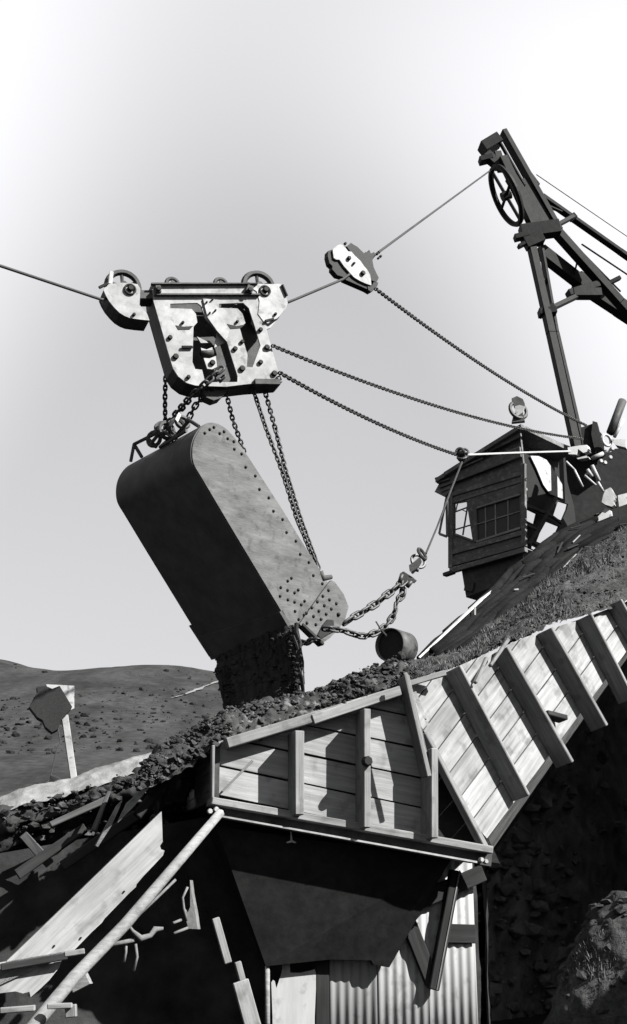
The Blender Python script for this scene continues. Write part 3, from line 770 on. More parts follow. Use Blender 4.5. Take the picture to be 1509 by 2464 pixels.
for (x0, y0, x1, y1, Y, a_, b_, mt, lb) in (
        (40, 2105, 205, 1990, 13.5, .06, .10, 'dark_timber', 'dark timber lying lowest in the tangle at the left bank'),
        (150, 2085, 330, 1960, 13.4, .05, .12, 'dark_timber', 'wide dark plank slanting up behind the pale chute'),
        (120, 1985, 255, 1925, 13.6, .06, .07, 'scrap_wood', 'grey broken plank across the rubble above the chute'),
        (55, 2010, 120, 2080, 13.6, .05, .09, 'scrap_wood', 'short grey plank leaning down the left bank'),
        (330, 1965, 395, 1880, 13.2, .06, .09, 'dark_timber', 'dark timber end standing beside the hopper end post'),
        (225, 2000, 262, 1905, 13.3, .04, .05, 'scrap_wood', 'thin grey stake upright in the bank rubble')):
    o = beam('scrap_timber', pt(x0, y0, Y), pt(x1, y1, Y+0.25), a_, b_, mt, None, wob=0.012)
    tag(o, lb, 'timber', 'scrap timbers behind the chute')
cl = [BG[random.randrange(10, 80)][random.randrange(110)]+V((0, -0.05, 0.02)) for _ in range(700)]
clods('bank_rubble', cl, 0.006, 0.05, 'soil', 'dark rubble over the undercut bank behind the chute', 'rubble')
# ------------------------------------------------------------------ box on a post out on the left
sg = root('post_box', pt(178, 1866, 20), 'dark block with a pale board behind it on a white post before the hill', 'post box')
nS = V((0.25, -1, 0)).normalized(); oS = pt(140, 1700, 20)
def PS(p, off=0): return hit(p, oS+nS*off, nS)
plate('block', [PS(cI(*p), 0.12) for p in ((185, 275), (250, 270), (290, 288), (340, 268), (372, 320), (425, 410), (380, 468), (350, 500), (330, 560), (290, 582), (245, 545), (225, 500), (190, 480), (135, 408), (165, 350), (192, 310))], -nS*0.30, 'bolt_steel', sg)
plate('pale_board', [PS(cI(*p), -0.2) for p in ((250, 258), (340, 262), (440, 268), (440, 420), (400, 440), (300, 430))], -nS*0.05, 'pale_paint', sg)
beam('post', PS(cI(375, 470), -0.12), PS(cI(436, 900), -0.12), 0.12, 0.11, 'pale_paint', sg, side=nS)
tube('stay', [PS(cI(330, 560), 0), PS(cI(345, 650), 0), PS(cI(322, 690), 0), PS(cI(272, 915), 0)], 0.010, 'cable', sg, 6)
rk = PS(cI(312, 912), 0.1); bm = bmesh.new(); rock(bm, rk, 0.09, 2)
tag(bm_obj('pale_stone', bm, 'pale_paint'), 'single pale stone on the bank edge below the post box', 'stone')

# ------------------------------------------------------------------ the bucket
UB = V((0.79, 0.613, 0)).normalized(); NB = V((0.613, -0.79, 0)).normalized()     # side plate faces NB
OB = pt(600, 1280, 16.0)
def PB(p, off=0.0): return hit(p, OB+NB*off, NB)
bucket = root('scraper_bucket', PB(cB(1130, 1450)), 'large riveted steel scraper bucket hanging tipped from the carriage chains', 'bucket')
left = [(640, 205), (615, 207), (590, 217), (560, 245), (540, 275), (524, 312), (516, 350), (515, 400), (521, 440), (536, 475), (560, 512), (700, 750), (880, 1050), (1000, 1250), (1060, 1350), (1105, 1422), (1140, 1452)]
right = [(1165, 1425), (1335, 1172), (1290, 1100), (1200, 960), (1060, 730), (950, 560), (860, 420), (830, 375), (790, 318), (760, 282), (730, 248), (700, 225), (670, 210)]
def chaikin(ps, n=2):
    for _ in range(n):
        out = [ps[0]]
        for a_, b_ in zip(ps[:-1], ps[1:]):
            out += [(a_[0]*.75+b_[0]*.25, a_[1]*.75+b_[1]*.25), (a_[0]*.25+b_[0]*.75, a_[1]*.25+b_[1]*.75)]
        ps = out+[ps[-1]]
    return ps
left = chaikin(left[:13])+left[13:]
right = right[:5]+chaikin(right[5:], 1)
outline = [cB(*p) for p in left+right]
W = 2.02
spl = plate('side_plate', [PB(p) for p in outline], -NB*0.03, 'bucket_steel', bucket)
plate('side_plate', [PB(p)-NB*(W-0.03) for p in outline], -NB*0.03, 'bucket_bottom', bucket)
# wrapped bottom and back
wr = [cB(*p) for p in [(700, 227), (670, 212)]+left]
vs = []; fs = []
inw = []
for p in wr:
    q = PB(p); vs += [q-NB*0.02, q-NB*(W+0.0)]
for i in range(len(wr)-1): fs.append((2*i, 2*i+1, 2*i+3, 2*i+2))
o = mobj('bottom_plate', vs, fs, 'bucket_bottom', bucket, False)
md = o.modifiers.new('thick', 'SOLIDIFY'); md.thickness = 0.03; md.offset = 0
# lips
lip = [(1160, 1412), (1330, 1172), (1352, 1150), (1372, 1160), (1425, 1232), (1455, 1310), (1430, 1400), (1372, 1468), (1340, 1500), (1290, 1533), (1262, 1520)]
lp = plate('lip_plate', [PB(cB(*p), 0.035) for p in lip], -NB*0.05, 'bucket_steel', bucket)
plate('lip_plate', [PB(cB(*p))-NB*(W+0.01) for p in lip], -NB*0.05, 'bucket_bottom', bucket)
beam('lip_edge', PB(cB(1165, 1418), 0.0), PB(cB(1292, 1540), 0.0), 0.12, 0.05, 'bolt_steel', bucket, side=NB)
a = PB(cB(1105, 1430)); d0 = (PB(cB(1105, 1430))-PB(cB(1000, 1250))).normalized()
# cutting edge along the bottom lip
vs = [a-d0*0.25, a-d0*0.25-NB*W, a+d0*0.14-NB*W, a+d0*0.14]
nb2 = d0.cross(NB).normalized()
o = mobj('cutting_edge', [v+nb2*s for s in (-0.03, 0.03) for v in vs], [(0, 1, 2, 3), (7, 6, 5, 4), (0, 4, 5, 1), (1, 5, 6, 2), (2, 6, 7, 3), (3, 7, 4, 0)], 'bucket_bottom', bucket)
for k in range(4):
    t = 0.12+0.76*k/3; p = a-NB*W*t+d0*0.08
    beam('tooth', p, p+d0*0.30, 0.05, 0.13, 'dark_steel', bucket, side=nb2)
# heel block at the far lower corner
plate('heel_plate', [PB(cB(*p))-NB*(W+0.02) for p in ((1010, 1255), (1140, 1460), (1180, 1440), (1060, 1230))], -NB*0.10, 'bucket_bottom', bucket)
riv = [(590, 265), (620, 243), (645, 230), (680, 267), (706, 256), (728, 298), (765, 316), (768, 361), (812, 390), (836, 470), (894, 522), (919, 603), (975, 654), (1003, 734), (1058, 784), (1082, 862), (1138, 914), (1164, 993), (1216, 1042), (1243, 1121), (1297, 1170), (1111, 1137), (1089, 1154), (1047, 1193), (1088, 1210), (1152, 1208), (1130, 1225), (1043, 1245), (1090, 1267), (1130, 1281), (1190, 1275), (1170, 1297), (1133, 1336), (1155, 1385)]
riv2 = [(1334, 1210), (1300, 1245), (1340, 1267), (1381, 1290), (1267, 1279), (1309, 1302), (1351, 1322), (1234, 1314), (1276, 1335), (1320, 1353), (1201, 1347), (1244, 1367), (1289, 1384), (1204, 1407), (1258, 1416)]
for p in riv: bolt(PB(cB(*p), 0.0), NB, 0.0225, 0.022, spl, 'bolt_steel', 'rivet', 8, True)
for p in riv2: bolt(PB(cB(*p), 0.035), NB, 0.0245, 0.022, lp, 'bolt_steel', 'rivet', 8, True)
bolt(PB(cB(1393, 1356), 0.035), NB, 0.03, 0.035, lp, 'bolt_steel', 'rivet', 8, True)
# hook at the lip and pin on the open edge
plate('lip_hook', [PB(cB(*p), 0.06) for p in ((1270, 1480), (1300, 1420), (1330, 1385), (1365, 1390), (1368, 1430), (1400, 1440), (1340, 1470), (1290, 1500))], -NB*0.06, 'bolt_steel', bucket)
tube('pin', [PB(cB(1285, 1095), -0.02), PB(cB(1300, 1140), -0.02), PB(cB(1350, 1130), -0.02)], 0.05, 'dark_steel', bucket, taper=[0.8, 1, 0.7])
# bail frame on the back
def back(p, w): return PB(cB(*p))-NB*w
def fp(px, py, w): return hit(cB(px, py), OB-NB*w, NB)
bf = [(fp(145, 435, 1.55), fp(165, 332, 1.55)), (fp(165, 332, 1.55), fp(212, 410, 1.45)), (fp(165, 332, 1.55), fp(330, 250, 0.95)), (fp(330, 250, 0.95), fp(265, 330, 1.1)), (fp(330, 250, .95), fp(420, 300, .6)),
      (fp(250, 300, 1.2), fp(300, 350, 1.1)), (fp(485, 180, 0.3), fp(555, 225, 0.12)), (fp(320, 350, 1.0), fp(480, 250, 0.35)), (fp(390, 310, .8), fp(500, 185, 0.3))]
for q0, q1 in bf: tube('bail_bar', [q0, q1], 0.026, 'dark_steel', bucket, 6)
for (x, y, ww, r) in ((285, 300, 1.15, 0.10), (360, 250, 0.9, 0.12), (420, 230, 0.7, 0.11), (455, 200, 0.5, 0.09), (340, 235, 0.95, 0.10)):
    wheel('bail_ring', fp(x, y, ww), V((random.uniform(-.4, .8), -0.6, random.uniform(-.5, .5))), r, 0.032, 'dark_steel', bucket, 16, 6, 0, 0)
for (x0, y0, x1, y1, ww) in ((320, 352, 420, 262, 1.0), (395, 290, 480, 240, .7), (440, 150, 420, 190, .5)):
    beam('bail_strap', fp(x0, y0, ww), fp(x1, y1, ww-0.2), 0.012, 0.05, 'carriage_steel', bucket, side=NB)
# earth sliding out of the mouth
def tongue_at(s_, t):
    xl = 528+32*t+9*noise.noise(V((t*7, 1, 0)))+5*noise.noise(V((t*23, 4, 0))); xr = 690+26*t+9*noise.noise(V((t*8, 5, 0)))+6*noise.noise(V((t*25, 8, 0)))
    y0 = 1585-(s_*78); y = y0+(1735-y0)*t
    x = xl+(xr-xl)*s_
    return x, y, 17.75-1.25*s_-1.1*t*(1-0.6*s_)
def tongue():
    rows = []
    for j in range(31):
        t = j/30; row = []
        for i in range(41):
            a_ = math.pi*(1-i/40); s_ = 0.5+0.5*math.cos(a_)
            x, y, Y = tongue_at(s_, t)
            st_ = noise.noise(V((s_*16, t*1.3, 3)))*0.10+noise.noise(V((s_*34, t*2.5, 9)))*0.05
            row.append(pt(x, y, Y-0.2*math.sin(a_)*t+st_))
        rows.append(row)
    o, _ = loft('falling_earth', rows, 80, 60, 0.012, 6.0, 'wet_soil', None, 'stuff', seed=31)
    md = o.modifiers.new('thick', 'SOLIDIFY'); md.thickness = 0.08
    tag(o, 'solid dark tongue of earth sliding out under the bucket', 'soil')
tongue()
bm = bmesh.new()
def strand(p0, p1, r):
    F = frame(p1-p0, V((0.1, -1, 0.2))); k_ = 5; rings = []
    for m_ in range(6):
        t = m_/5; c = p0.lerp(p1, t)+V((random.uniform(-.02, .02), 0, 0)); rr = r*(1-0.75*t)*random.uniform(.7, 1.3)
        rings.append([bm.verts.new(c+F @ V((0, math.cos(6.283*q/k_)*rr, math.sin(6.283*q/k_)*rr))) for q in range(k_)])
    for m_ in range(5):
        for q in range(k_): bm.faces.new((rings[m_][q], rings[m_][(q+1) % k_], rings[m_+1][(q+1) % k_], rings[m_+1][q]))
for _ in range(150):
    s_ = random.choice((random.uniform(-0.06, 0.12), random.uniform(0.85, 1.14), random.random())); t0 = random.uniform(0, 0.35); t1 = t0+random.uniform(0.2, 0.75)
    a_ = tongue_at(s_, t0); b_ = tongue_at(s_+random.uniform(-.03, .03), t1)
    strand(pt(a_[0], a_[1], a_[2]-0.15), pt(b_[0], b_[1], b_[2]-0.15), random.uniform(0.012, 0.05))
tag(bm_obj('falling_earth', bm, 'wet_soil'), 'ragged dark streaks running down the edges of the pour', 'soil', None, 'stuff')
cl = []
for _ in range(2200):
    t = random.random()**0.7; e_ = random.random()
    s_ = random.gauss(0.0, 0.03) if e_ < 0.25 else 1+abs(random.gauss(0, 0.04)) if e_ < 0.55 else random.random()
    x, y, Y = tongue_at(s_, t); cl.append(pt(x, y, Y-random.uniform(0, .3)))
for _ in range(900):
    g_ = random.gauss(0, 1); cl.append(pt(640+55*g_, 1722-28*math.exp(-g_*g_/1.4)+random.uniform(0, 22), random.uniform(15.2, 16.0)))
clods('falling_earth', cl, 0.006, 0.022, 'wet_soil', 'loose dark crumbs dropping around the pouring earth')

# ------------------------------------------------------------------ the carriage on the cable
UCg = V((math.cos(math.radians(20)), math.sin(math.radians(20)), 0)); NCg = V((math.sin(math.radians(20)), -math.cos(math.radians(20)), 0))
OCg = pt(480, 800, 16.0)
def PA(p, off=0.0): return hit(cA(*p), OCg+NCg*off, NCg)
car = root('cable_carriage', PA((800, 930)), 'pale steel carriage with two sheaves riding on the overhead cable', 'carriage')
outer = [(452, 188), (700, 186), (1195, 186), (1250, 300), (1255, 470), (1295, 620), (1340, 780), (1378, 878), (1165, 893), (1060, 905), (980, 915), (820, 910), (760, 906), (700, 888), (640, 842), (603, 785), (560, 640), (465, 310)]
hA = [(583, 328), (775, 322), (800, 340), (832, 432), (915, 520), (985, 597), (1022, 720), (1060, 840), (1058, 882), (830, 884), (822, 850), (808, 795), (760, 790), (740, 740), (748, 490), (775, 460), (765, 400), (735, 365), (583, 360)]
hB = [(928, 328), (1100, 322), (1140, 360), (1182, 490), (1222, 625), (1165, 778), (1125, 775), (1130, 690), (1100, 590), (1075, 500), (1115, 465), (1095, 400), (1060, 362), (928, 358)]
fpl = plate('front_plate', [PA(p) for p in outer], -NCg*0.03, 'carriage_steel', car, [[PA(p) for p in hA], [PA(p) for p in hB]])
def shifted(poly, off, k=0.0): return [PA(p)-NCg*off for p in poly]
plate('back_plate', shifted(outer, 0.40), -NCg*0.03, 'dark_steel', car)  # same steel coloured darker, so the inside reads as shaded
# left cheek between front and back plates, and the floor, darkened as shaded sides
cheek = [(452, 188), (465, 310), (560, 640), (603, 785), (640, 842), (700, 888), (760, 906), (820, 910), (980, 915), (1060, 905), (1165, 893), (1378, 878)]
vs = []; fs = []
for p in cheek: q = PA(p); vs += [q-NCg*0.031, q-NCg*0.42]
for i in range(len(cheek)-1): fs.append((2*i, 2*i+1, 2*i+3, 2*i+2))
o = mobj('edge_plate', vs, fs, 'dark_steel', car); md = o.modifiers.new('thick', 'SOLIDIFY'); md.thickness = 0.02; md.offset = -1
# shelves along the top
def shelf(a, b, dep, th=0.018, mat='dark_steel'):
    q0, q1 = PA(a, dep/2), PA(b, dep/2)
    q0 = PA(a)+NCg*dep/2; q1 = PA(b)+NCg*dep/2
    return beam('flange', q0, q1, dep, th, mat, car, side=NCg, bev=0)
shelf((445, 196), (1195, 196), 0.06); shelf((470, 272), (1212, 272), 0.06)
# channel ends
beam('channel_end', PA((490, 205), 0.05), PA((500, 255), 0.05), 0.08, 0.08, 'dark_steel', car, side=NCg)
beam('channel_end', PA((1150, 205), 0.05), PA((1135, 255), 0.05), 0.08, 0.1, 'dark_steel', car, side=NCg)
beam('housing_link', PA((330, 290), -0.17), PA((500, 290), -0.17), 0.26, 0.14, 'dark_steel', car, side=NCg)
beam('housing_link', PA((1180, 330), -0.17), PA((1290, 320), -0.17), 0.26, 0.14, 'dark_steel', car, side=NCg)
# central strap and inside pieces
plate('strap', [PA(p, 0.03) for p in ((815, 292), (925, 300), (905, 330), (918, 360), (960, 440), (1000, 520), (985, 597), (915, 520), (848, 425))], -NCg*0.028, 'carriage_steel', car)
plate('inner_lug', [PA(p, -0.10) for p in ((820, 712), (862, 715), (905, 698), (915, 775), (880, 792), (845, 788))], -NCg*0.05, 'carriage_steel', car)
plate('inner_lug', [PA(p, -0.06) for p in ((915, 528), (985, 594), (895, 640))], -NCg*0.03, 'carriage_steel', car)
plate('inner_lug', [PA(p, -0.10) for p in ((772, 560), (862, 604), (800, 606))], -NCg*0.03, 'carriage_steel', car)
plate('inner_lug', [PA(p, -0.08) for p in ((800, 640), (840, 652), (880, 636), (884, 655), (805, 658))], -NCg*0.03, 'carriage_steel', car)
tube('inner_shaft', [PA((800, 680), -0.12), PA((885, 672), -0.12)], 0.05, 'dark_steel', car)
# skid under the middle
plate('skid', [PA(p, -0.12) for p in ((820, 900), (1060, 895), (1060, 930), (985, 945), (940, 995), (890, 1012), (840, 990), (815, 940))], -NCg*0.2, 'dark_steel', car)
beam('skid', PA((1160, 905), -0.1), PA((1340, 908), -0.1), 0.3, 0.08, 'dark_steel', car, side=NCg)
# wheel housings
hl = [(128, 192), (112, 232), (128, 270), (152, 312), (190, 358), (225, 392), (262, 415), (300, 430), (370, 440), (436, 446), (420, 400), (366, 336), (372, 222), (352, 190), (300, 182), (236, 180)]
plate('housing', [PA(p, 0.01) for p in hl], -NCg*0.025, 'carriage_steel', car)
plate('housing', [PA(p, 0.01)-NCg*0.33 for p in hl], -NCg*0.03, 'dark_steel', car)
vs = []; fs = []; rim = hl[:10]
for p in rim: q = PA(p); vs += [q-NCg*0.016, q-NCg*0.34]
for i in range(len(rim)-1): fs.append((2*i, 2*i+1, 2*i+3, 2*i+2))
o = mobj('edge_plate', vs, fs, 'dark_steel', car); md = o.modifiers.new('thick', 'SOLIDIFY'); md.thickness = 0.02
hr = [(1102, 184), (1130, 182), (1250, 190), (1370, 188), (1395, 240), (1415, 320), (1402, 360), (1340, 432), (1250, 462), (1205, 400), (1215, 310), (1195, 240)]
plate('housing', [PA(p, 0.012) for p in hr], -NCg*0.025, 'carriage_steel', car)
plate('housing', [PA(p, 0.01)-NCg*0.33 for p in hr], -NCg*0.03, 'carriage_steel', car)
wheel('sheave', PA((248, 210), -0.15), NCg, 0.225, 0.045, 'dark_steel', car, 30, 6, 5, 0.22, 0.06)
wheel('sheave', PA((1205, 212), -0.15), NCg, 0.225, 0.045, 'dark_steel', car, 30, 6, 5, 0.22, 0.06)
beam('wheel_guard', PA((168, 100), -0.02), PA((160, 190), -0.02), 0.02, 0.055, 'carriage_steel', car, side=NCg)
for (x, y) in ((598, 190), (940, 192)): wheel('idler_sheave', PA((x, y), -0.22), NCg, 0.09, 0.03, 'dark_steel', car, 18, 6, 3, 0.4)
for (x, y, r, of) in ((580, 570, .034, 0), (620, 705, .043, 0), (710, 850, .030, 0), (670, 465, .022, 0), (1055, 458, .022, 0), (1090, 600, .030, 0), (1040, 650, .036, 0), (1090, 790, .045, 0), (1220, 515, .034, 0), (1265, 640, .042, 0), (1220, 745, .036, 0), (1318, 825, .044, 0), (325, 408, .024, .01), (1325, 405, .022, .01), (838, 322, .014, .03), (880, 302, .014, .03), (860, 398, .014, .03), (900, 380, .014, .03), (880, 748, .042, -.1), (498, 228, .035, 0.09), (1145, 232, .035, .09)):
    bolt(PA((x, y), of), NCg, r, 0.045, fpl if of == 0 else car, 'bolt_steel', 'bolt', 8)
for (x, y) in ((300, 225), (1255, 235)):
    wheel('bearing', PA((x, y), 0.03), NCg, 0.075, 0.014, 'bolt_steel', car, 20, 6, 0, 0)
    bolt(PA((x, y), 0.01), NCg, 0.045, 0.06, car, 'bolt_steel', 'bolt', 8)
for (x0, y0, x1, y1) in ((665, 635, 740, 635), (1255, 452, 1315, 438), (1375, 195, 1408, 272), (80, 215, 140, 185)):
    tube('bar', [PA((x0, y0), 0.03), PA((x1, y1), 0.03)], 0.022, 'bolt_steel', car, 6)
plate('inner_lug', [PA(p, 0.0) for p in ((620, 482), (680, 492), (745, 486), (720, 512), (640, 514))], NCg*0.006, 'bolt_steel', car)
plate('inner_lug', [PA(p, 0.0) for p in ((985, 472), (1050, 488), (1112, 476), (1080, 502), (1010, 508))], NCg*0.006, 'bolt_steel', car)

# ------------------------------------------------------------------ block on the cable
NK = V((0.45, -0.89, 0)).normalized(); OK_ = pt(855, 645, 17.6)
def PK(p, off=0.0): return hit(cC(*p), OK_+NK*off, NK)
blk = root('snatch_block', PK((1060, 1200)), 'pale cheeked pulley block hung on the cable above the long chains', 'pulley block')
cheekf = [(352, 435), (420, 375), (490, 335), (560, 370), (640, 470), (700, 475), (760, 545), (870, 650), (930, 740), (985, 800), (1045, 900), (1058, 985), (1070, 1100), (960, 1062), (850, 1012), (740, 942), (640, 832), (560, 742), (478, 622), (420, 622), (372, 590)]
plate('cheek', [PK(p) for p in cheekf], -NK*0.03, 'carriage_steel', blk)
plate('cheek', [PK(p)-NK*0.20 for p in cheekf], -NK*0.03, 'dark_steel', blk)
shell = [(268, 462), (352, 432), (420, 622), (480, 640), (560, 742), (640, 832), (740, 942), (960, 1062), (1075, 1105), (1062, 1212), (985, 1165), (580, 990), (540, 938), (440, 910), (345, 800), (350, 740), (295, 690), (262, 560)]
plate('shell', [PK(p, -0.035) for p in shell], -NK*0.12, 'bolt_steel', blk)
shell2 = [(612, 378), (690, 312), (740, 345), (810, 385), (880, 455), (950, 520), (1000, 560), (1085, 620), (1110, 760), (1165, 880), (1205, 960), (1165, 1040), (1060, 1000), (1045, 900), (985, 800), (860, 690), (760, 560), (680, 470)]
plate('shell', [PK(p, -0.04) for p in shell2], -NK*0.14, 'bolt_steel', blk)
plate('clamp', [PK(p, -0.06) for p in ((930, 520), (960, 480), (1000, 490), (1030, 440), (1060, 510), (1120, 480), (1140, 540), (1110, 600), (1085, 640), (1000, 600))], -NK*0.08, 'bolt_steel', blk)
for (x, y, r, of) in ((645, 605, .035, 0), (735, 702, .02, 0), (902, 880, .04, 0), (572, 338, .022, -.03), (1195, 500, .022, -.05), (1165, 530, .018, -.05), (1225, 575, .022, -.05), (1185, 608, .018, -.05)):
    bolt(PK((x, y), of), NK, r, 0.05, blk, 'bolt_steel', 'bolt', 8)
wheel('sheave', PK((640, 610), -0.13), NK, 0.20, 0.03, 'dark_steel', blk, 26, 6, 0, 0.3)
plate('shackle', [PK(p, -0.02) for p in ((1000, 1100), (1075, 1110), (1110, 1040), (1195, 1045), (1180, 1110), (1110, 1190), (1060, 1215), (1010, 1180))], -NK*0.1, 'bolt_steel', blk)

# ------------------------------------------------------------------ cables and chains
TY = 29.0
cab1 = tube('track_cable', sagline(pt(-300, 540, 13.6), pt(20, 646, 14.6), 0.0, 3)+[pt(245, 721, 15.55), PA((248, 262), -0.15), PA((700, 240), -0.15), PA((1205, 262), -0.15), pt(694, 727, 16.5)]+[pt(825, 672, 17.5), pt(868, 640, 17.7), pt(912, 606, 18.0), pt(1180, 410, TY-0.6)], 0.021, 'cable', None, 8)
tag(cab1, 'thin steel cable running through the carriage and block up to the tower head', 'cable')
cab2 = tube('back_cable', [pt(*cD(670, 455), TY), pt(*cD(1380, 940), TY+3), pt(1600, 630, TY+6)], 0.014, 'cable', None, 6)
tag(cab2, 'fine cable slanting down to the right behind the tower', 'cable')
G1 = 'long chains from the carriage and block to the winch'
chain('haul_chain', sagline(pt(903, 694, 17.6), pt(1412, 1024, 26.5), 0.16), 0.058, 0.070, 0.022, 'long chain sloping from the pulley block down to the winch', G1)
chain('haul_chain', sagline(pt(655, 831, 16.3), pt(1402, 1056, 25.5), 0.22), 0.058, 0.070, 0.022, 'upper of the two chains leaving the carriage, ending at the winch', G1)
chain('haul_chain', sagline(pt(672, 896, 16.3), pt(1108, 1097, 21.5), 0.10), 0.060, 0.074, 0.024, 'lower of the two chains leaving the carriage, ending in a rope knot', G1)
G2 = 'chains holding the bucket under the carriage'
chain('bucket_chain', [pt(399, 885, 16.25), pt(397, 960, 16.5), pt(398, 1035, 16.9)], 0.066, 0.076, 0.026, 'leftmost short chain hanging from the carriage to the bucket back', G2)
chain('bucket_chain', [pt(535, 885, 15.85), pt(492, 925, 15.85), pt(455, 960, 16.1), pt(425, 995, 16.5), pt(398, 1030, 16.8)], 0.10, 0.115, 0.036, 'front heavy chain slanting down left from the carriage middle', G2)
chain('bucket_chain', [pt(540, 905, 16.1), pt(500, 945, 16.2), pt(470, 975, 16.4), pt(455, 1005, 16.5), pt(440, 1030, 16.6)], 0.085, 0.10, 0.03, 'rear chain slanting down left beside the heavy chain', G2)
chain('bucket_chain', [pt(543, 940, 16.3), pt(560, 1010, 16.6), pt(588, 1088, 16.9)], 0.062, 0.076, 0.025, 'chain from the skid passing behind the top of the bucket', G2)
chain('bucket_chain', [PA((1150, 880), -0.15), PB((640, 1030), -0.35), PB((676, 1125), -0.25), PB((715, 1250), -0.18), PB((762, 1362), -0.12)], 0.062, 0.078, 0.025, 'near one of the two long chains down to the bucket lip', G2)
chain('bucket_chain', [PA((1240, 900), -0.25), PB((662, 1030), -0.55), PB((686, 1125), -0.5), PB((724, 1250), -0.45), PB((768, 1368), -0.4)], 0.062, 0.078, 0.025, 'far one of the two long chains down to the bucket lip', G2)
# heavy chains at the lip
def f3(x, y, Y): return pt(*cF(x, y), Y)
chain('drag_chain', [f3(495, 725, 15.75), f3(560, 680, 15.8), f3(660, 622, 15.9), f3(745, 570, 16.0), f3(830, 500, 16.1), f3(920, 432, 16.2), f3(985, 375, 16.3)], 0.150, 0.125, 0.038, 'heavy stud link chain rising from the bucket lip to the shackle', None, True, 0.5)
chain('drag_chain', [f3(968, 395, 16.3), f3(965, 500, 16.25), f3(912, 545, 16.2), f3(905, 640, 16.15), f3(840, 735, 16.1), f3(775, 785, 16.0), f3(680, 825, 15.9), f3(600, 820, 15.85), f3(510, 785, 15.8), f3(400, 765, 15.75), f3(330, 765, 15.75)], 0.098, 0.105, 0.036, 'slack chain sagging from the shackle to the lip hook')
chain('drag_chain', [f3(82, 880, 16.5), f3(150, 885, 16.3), f3(235, 862, 16.0), f3(290, 850, 15.9)], 0.135, 0.12, 0.036, 'short stud link chain across the bucket mouth', None, True, 1.2)
sh = root('shackles', f3(1000, 380, 16.3), 'cluster of dark shackles where rope and heavy chains meet', 'shackle')
for (x, y, r, ax) in ((1120, 165, 0.085, (0.9, -0.6, 0.5)), (1090, 225, 0.10, (0.4, -1, 0.3))):
    wheel('ring', f3(x, y, 16.4), V(ax), r, 0.022, 'chain_steel', sh, 18, 6, 0, 0)
for loop in (((1015, 255), (1060, 225), (1100, 190), (1112, 225), (1085, 280), (1040, 325), (1020, 300)), ((945, 320), (970, 305), (1000, 325), (1040, 350), (1072, 378), (1050, 400), (1000, 385), (960, 400), (950, 360))):
    plate('shackle', [f3(x, y, 16.28) for x, y in loop], V((0.02, 0.09, 0.02)), 'chain_steel', sh)
for (x0, y0, x1, y1) in ((1070, 290, 1095, 295), (1000, 430, 1035, 385), (940, 395, 960, 330)):
    tube('pin', [f3(x0, y0, 16.25), f3(x1, y1, 16.25)], 0.03, 'chain_steel', sh, 7)
# ropes by the cab
KN = (1110, 1100)
r1 = tube('rope', [pt(1112, 1112, 21.0), pt(1085, 1180, 20.0), pt(1052, 1268, 18.6), pt(1025, 1332, 16.5)], 0.017, 'cable', None, 6); tag(r1, 'rope hanging from the knot down to the shackles', 'rope')
r2 = tube('rope', [pt(1118, 1095, 21.5), pt(1240, 1090, 23), pt(1372, 1086, 25)], 0.024, 'rope', None, 6); tag(r2, 'taut pale rope crossing the cab front from the knot to the winch', 'rope')
kn = root('rope_knot', pt(1110, 1105, 21.4), 'dark knot of shackles tying chain and ropes beside the cab roof', 'knot')
for k in range(7):
    wheel('loop', pt(1108+random.uniform(-13, 13), 1098+random.uniform(-13, 13), 21.4+random.uniform(-.1, .1)), V((random.uniform(-1, 1), -0.7, random.uniform(-1, 1))), random.uniform(0.05, 0.085), 0.024, 'chain_steel', kn, 14, 6, 0, 0)

# ------------------------------------------------------------------ winch tower
tw = root('winch_tower', pt(1385, 1040, TY), 'dark steel lattice tower head with a large sheave at upper right', 'tower')
kD = 0.2596
def tb_(name, x0, y0, Y0, x1, y1, Y1, wpx, dep=0.25, mat='tower_steel', side=V((0.2, -1, 0))):
    Y = (Y0+Y1)/2
    return beam(name, pt(*cD(x0, y0), Y0), pt(*cD(x1, y1), Y1), dep, wpx*kD*mpp(Y)*1.0, mat, tw, side=side, bev=0.01, wob=0)
# head
tb_('head_box', 165, 225, TY, 315, 135, TY, 118, 0.5)
tb_('mast', 358, 60, TY+.1, 880, 985, TY+.1, 55, 0.3); tb_('mast', 315, 130, TY-.1, 560, 560, TY-.1, 22, 0.12)
tb_('mast', 352, 300, TY-.2, 700, 1050, TY-.2, 90, 0.25)
tb_('mast', 430, 480, TY-.1, 760, 1010, TY-.1, 120, 0.2)
tb_('web_plate', 520, 500, TY, 820, 960, TY, 150, 0.05)
tb_('mast', 860, 990, TY+.1, 1440, 1640, TY+.8, 78, 0.3); tb_('mast', 1440, 1640, TY+.8, 1900, 2160, TY+1.4, 78, 0.3)
tb_('joint_plate', 520, 1000, TY-.2, 880, 950, TY-.2, 150, 0.35)
tb_('joint_plate', 560, 1100, TY-.25, 720, 1030, TY-.25, 130, 0.3)
tb_('pin', 465, 1045, TY-.3, 600, 1010, TY-.3, 58, 0.25); tb_('pin', 500, 1125, TY-.3, 560, 1095, TY-.3, 36, 0.2)
tb_('pin', 140, 330, TY-.1, 260, 300, TY-.1, 60, 0.3); tb_('pin', 200, 270, TY-.1, 330, 380, TY-.1, 95, 0.25); tb_('pin', 300, 250, TY-.1, 350, 420, TY-.1, 80, 0.2)
# front leg, a pair of channels
tb_('leg', 615, 1080, TY-.2, 805, 1930, TY-.6, 78, 0.22); tb_('leg', 805, 1930, TY-.6, 1100, 3254, TY-1.2, 78, 0.22)
tb_('leg', 705, 1080, TY, 855, 1930, TY-.3, 30, 0.22); tb_('leg', 855, 1930, TY-.3, 1158, 3254, TY-.8, 36, 0.22)
tb_('leg_tie', 735, 1430, TY-.1, 760, 1470, TY-.1, 40, 0.2)
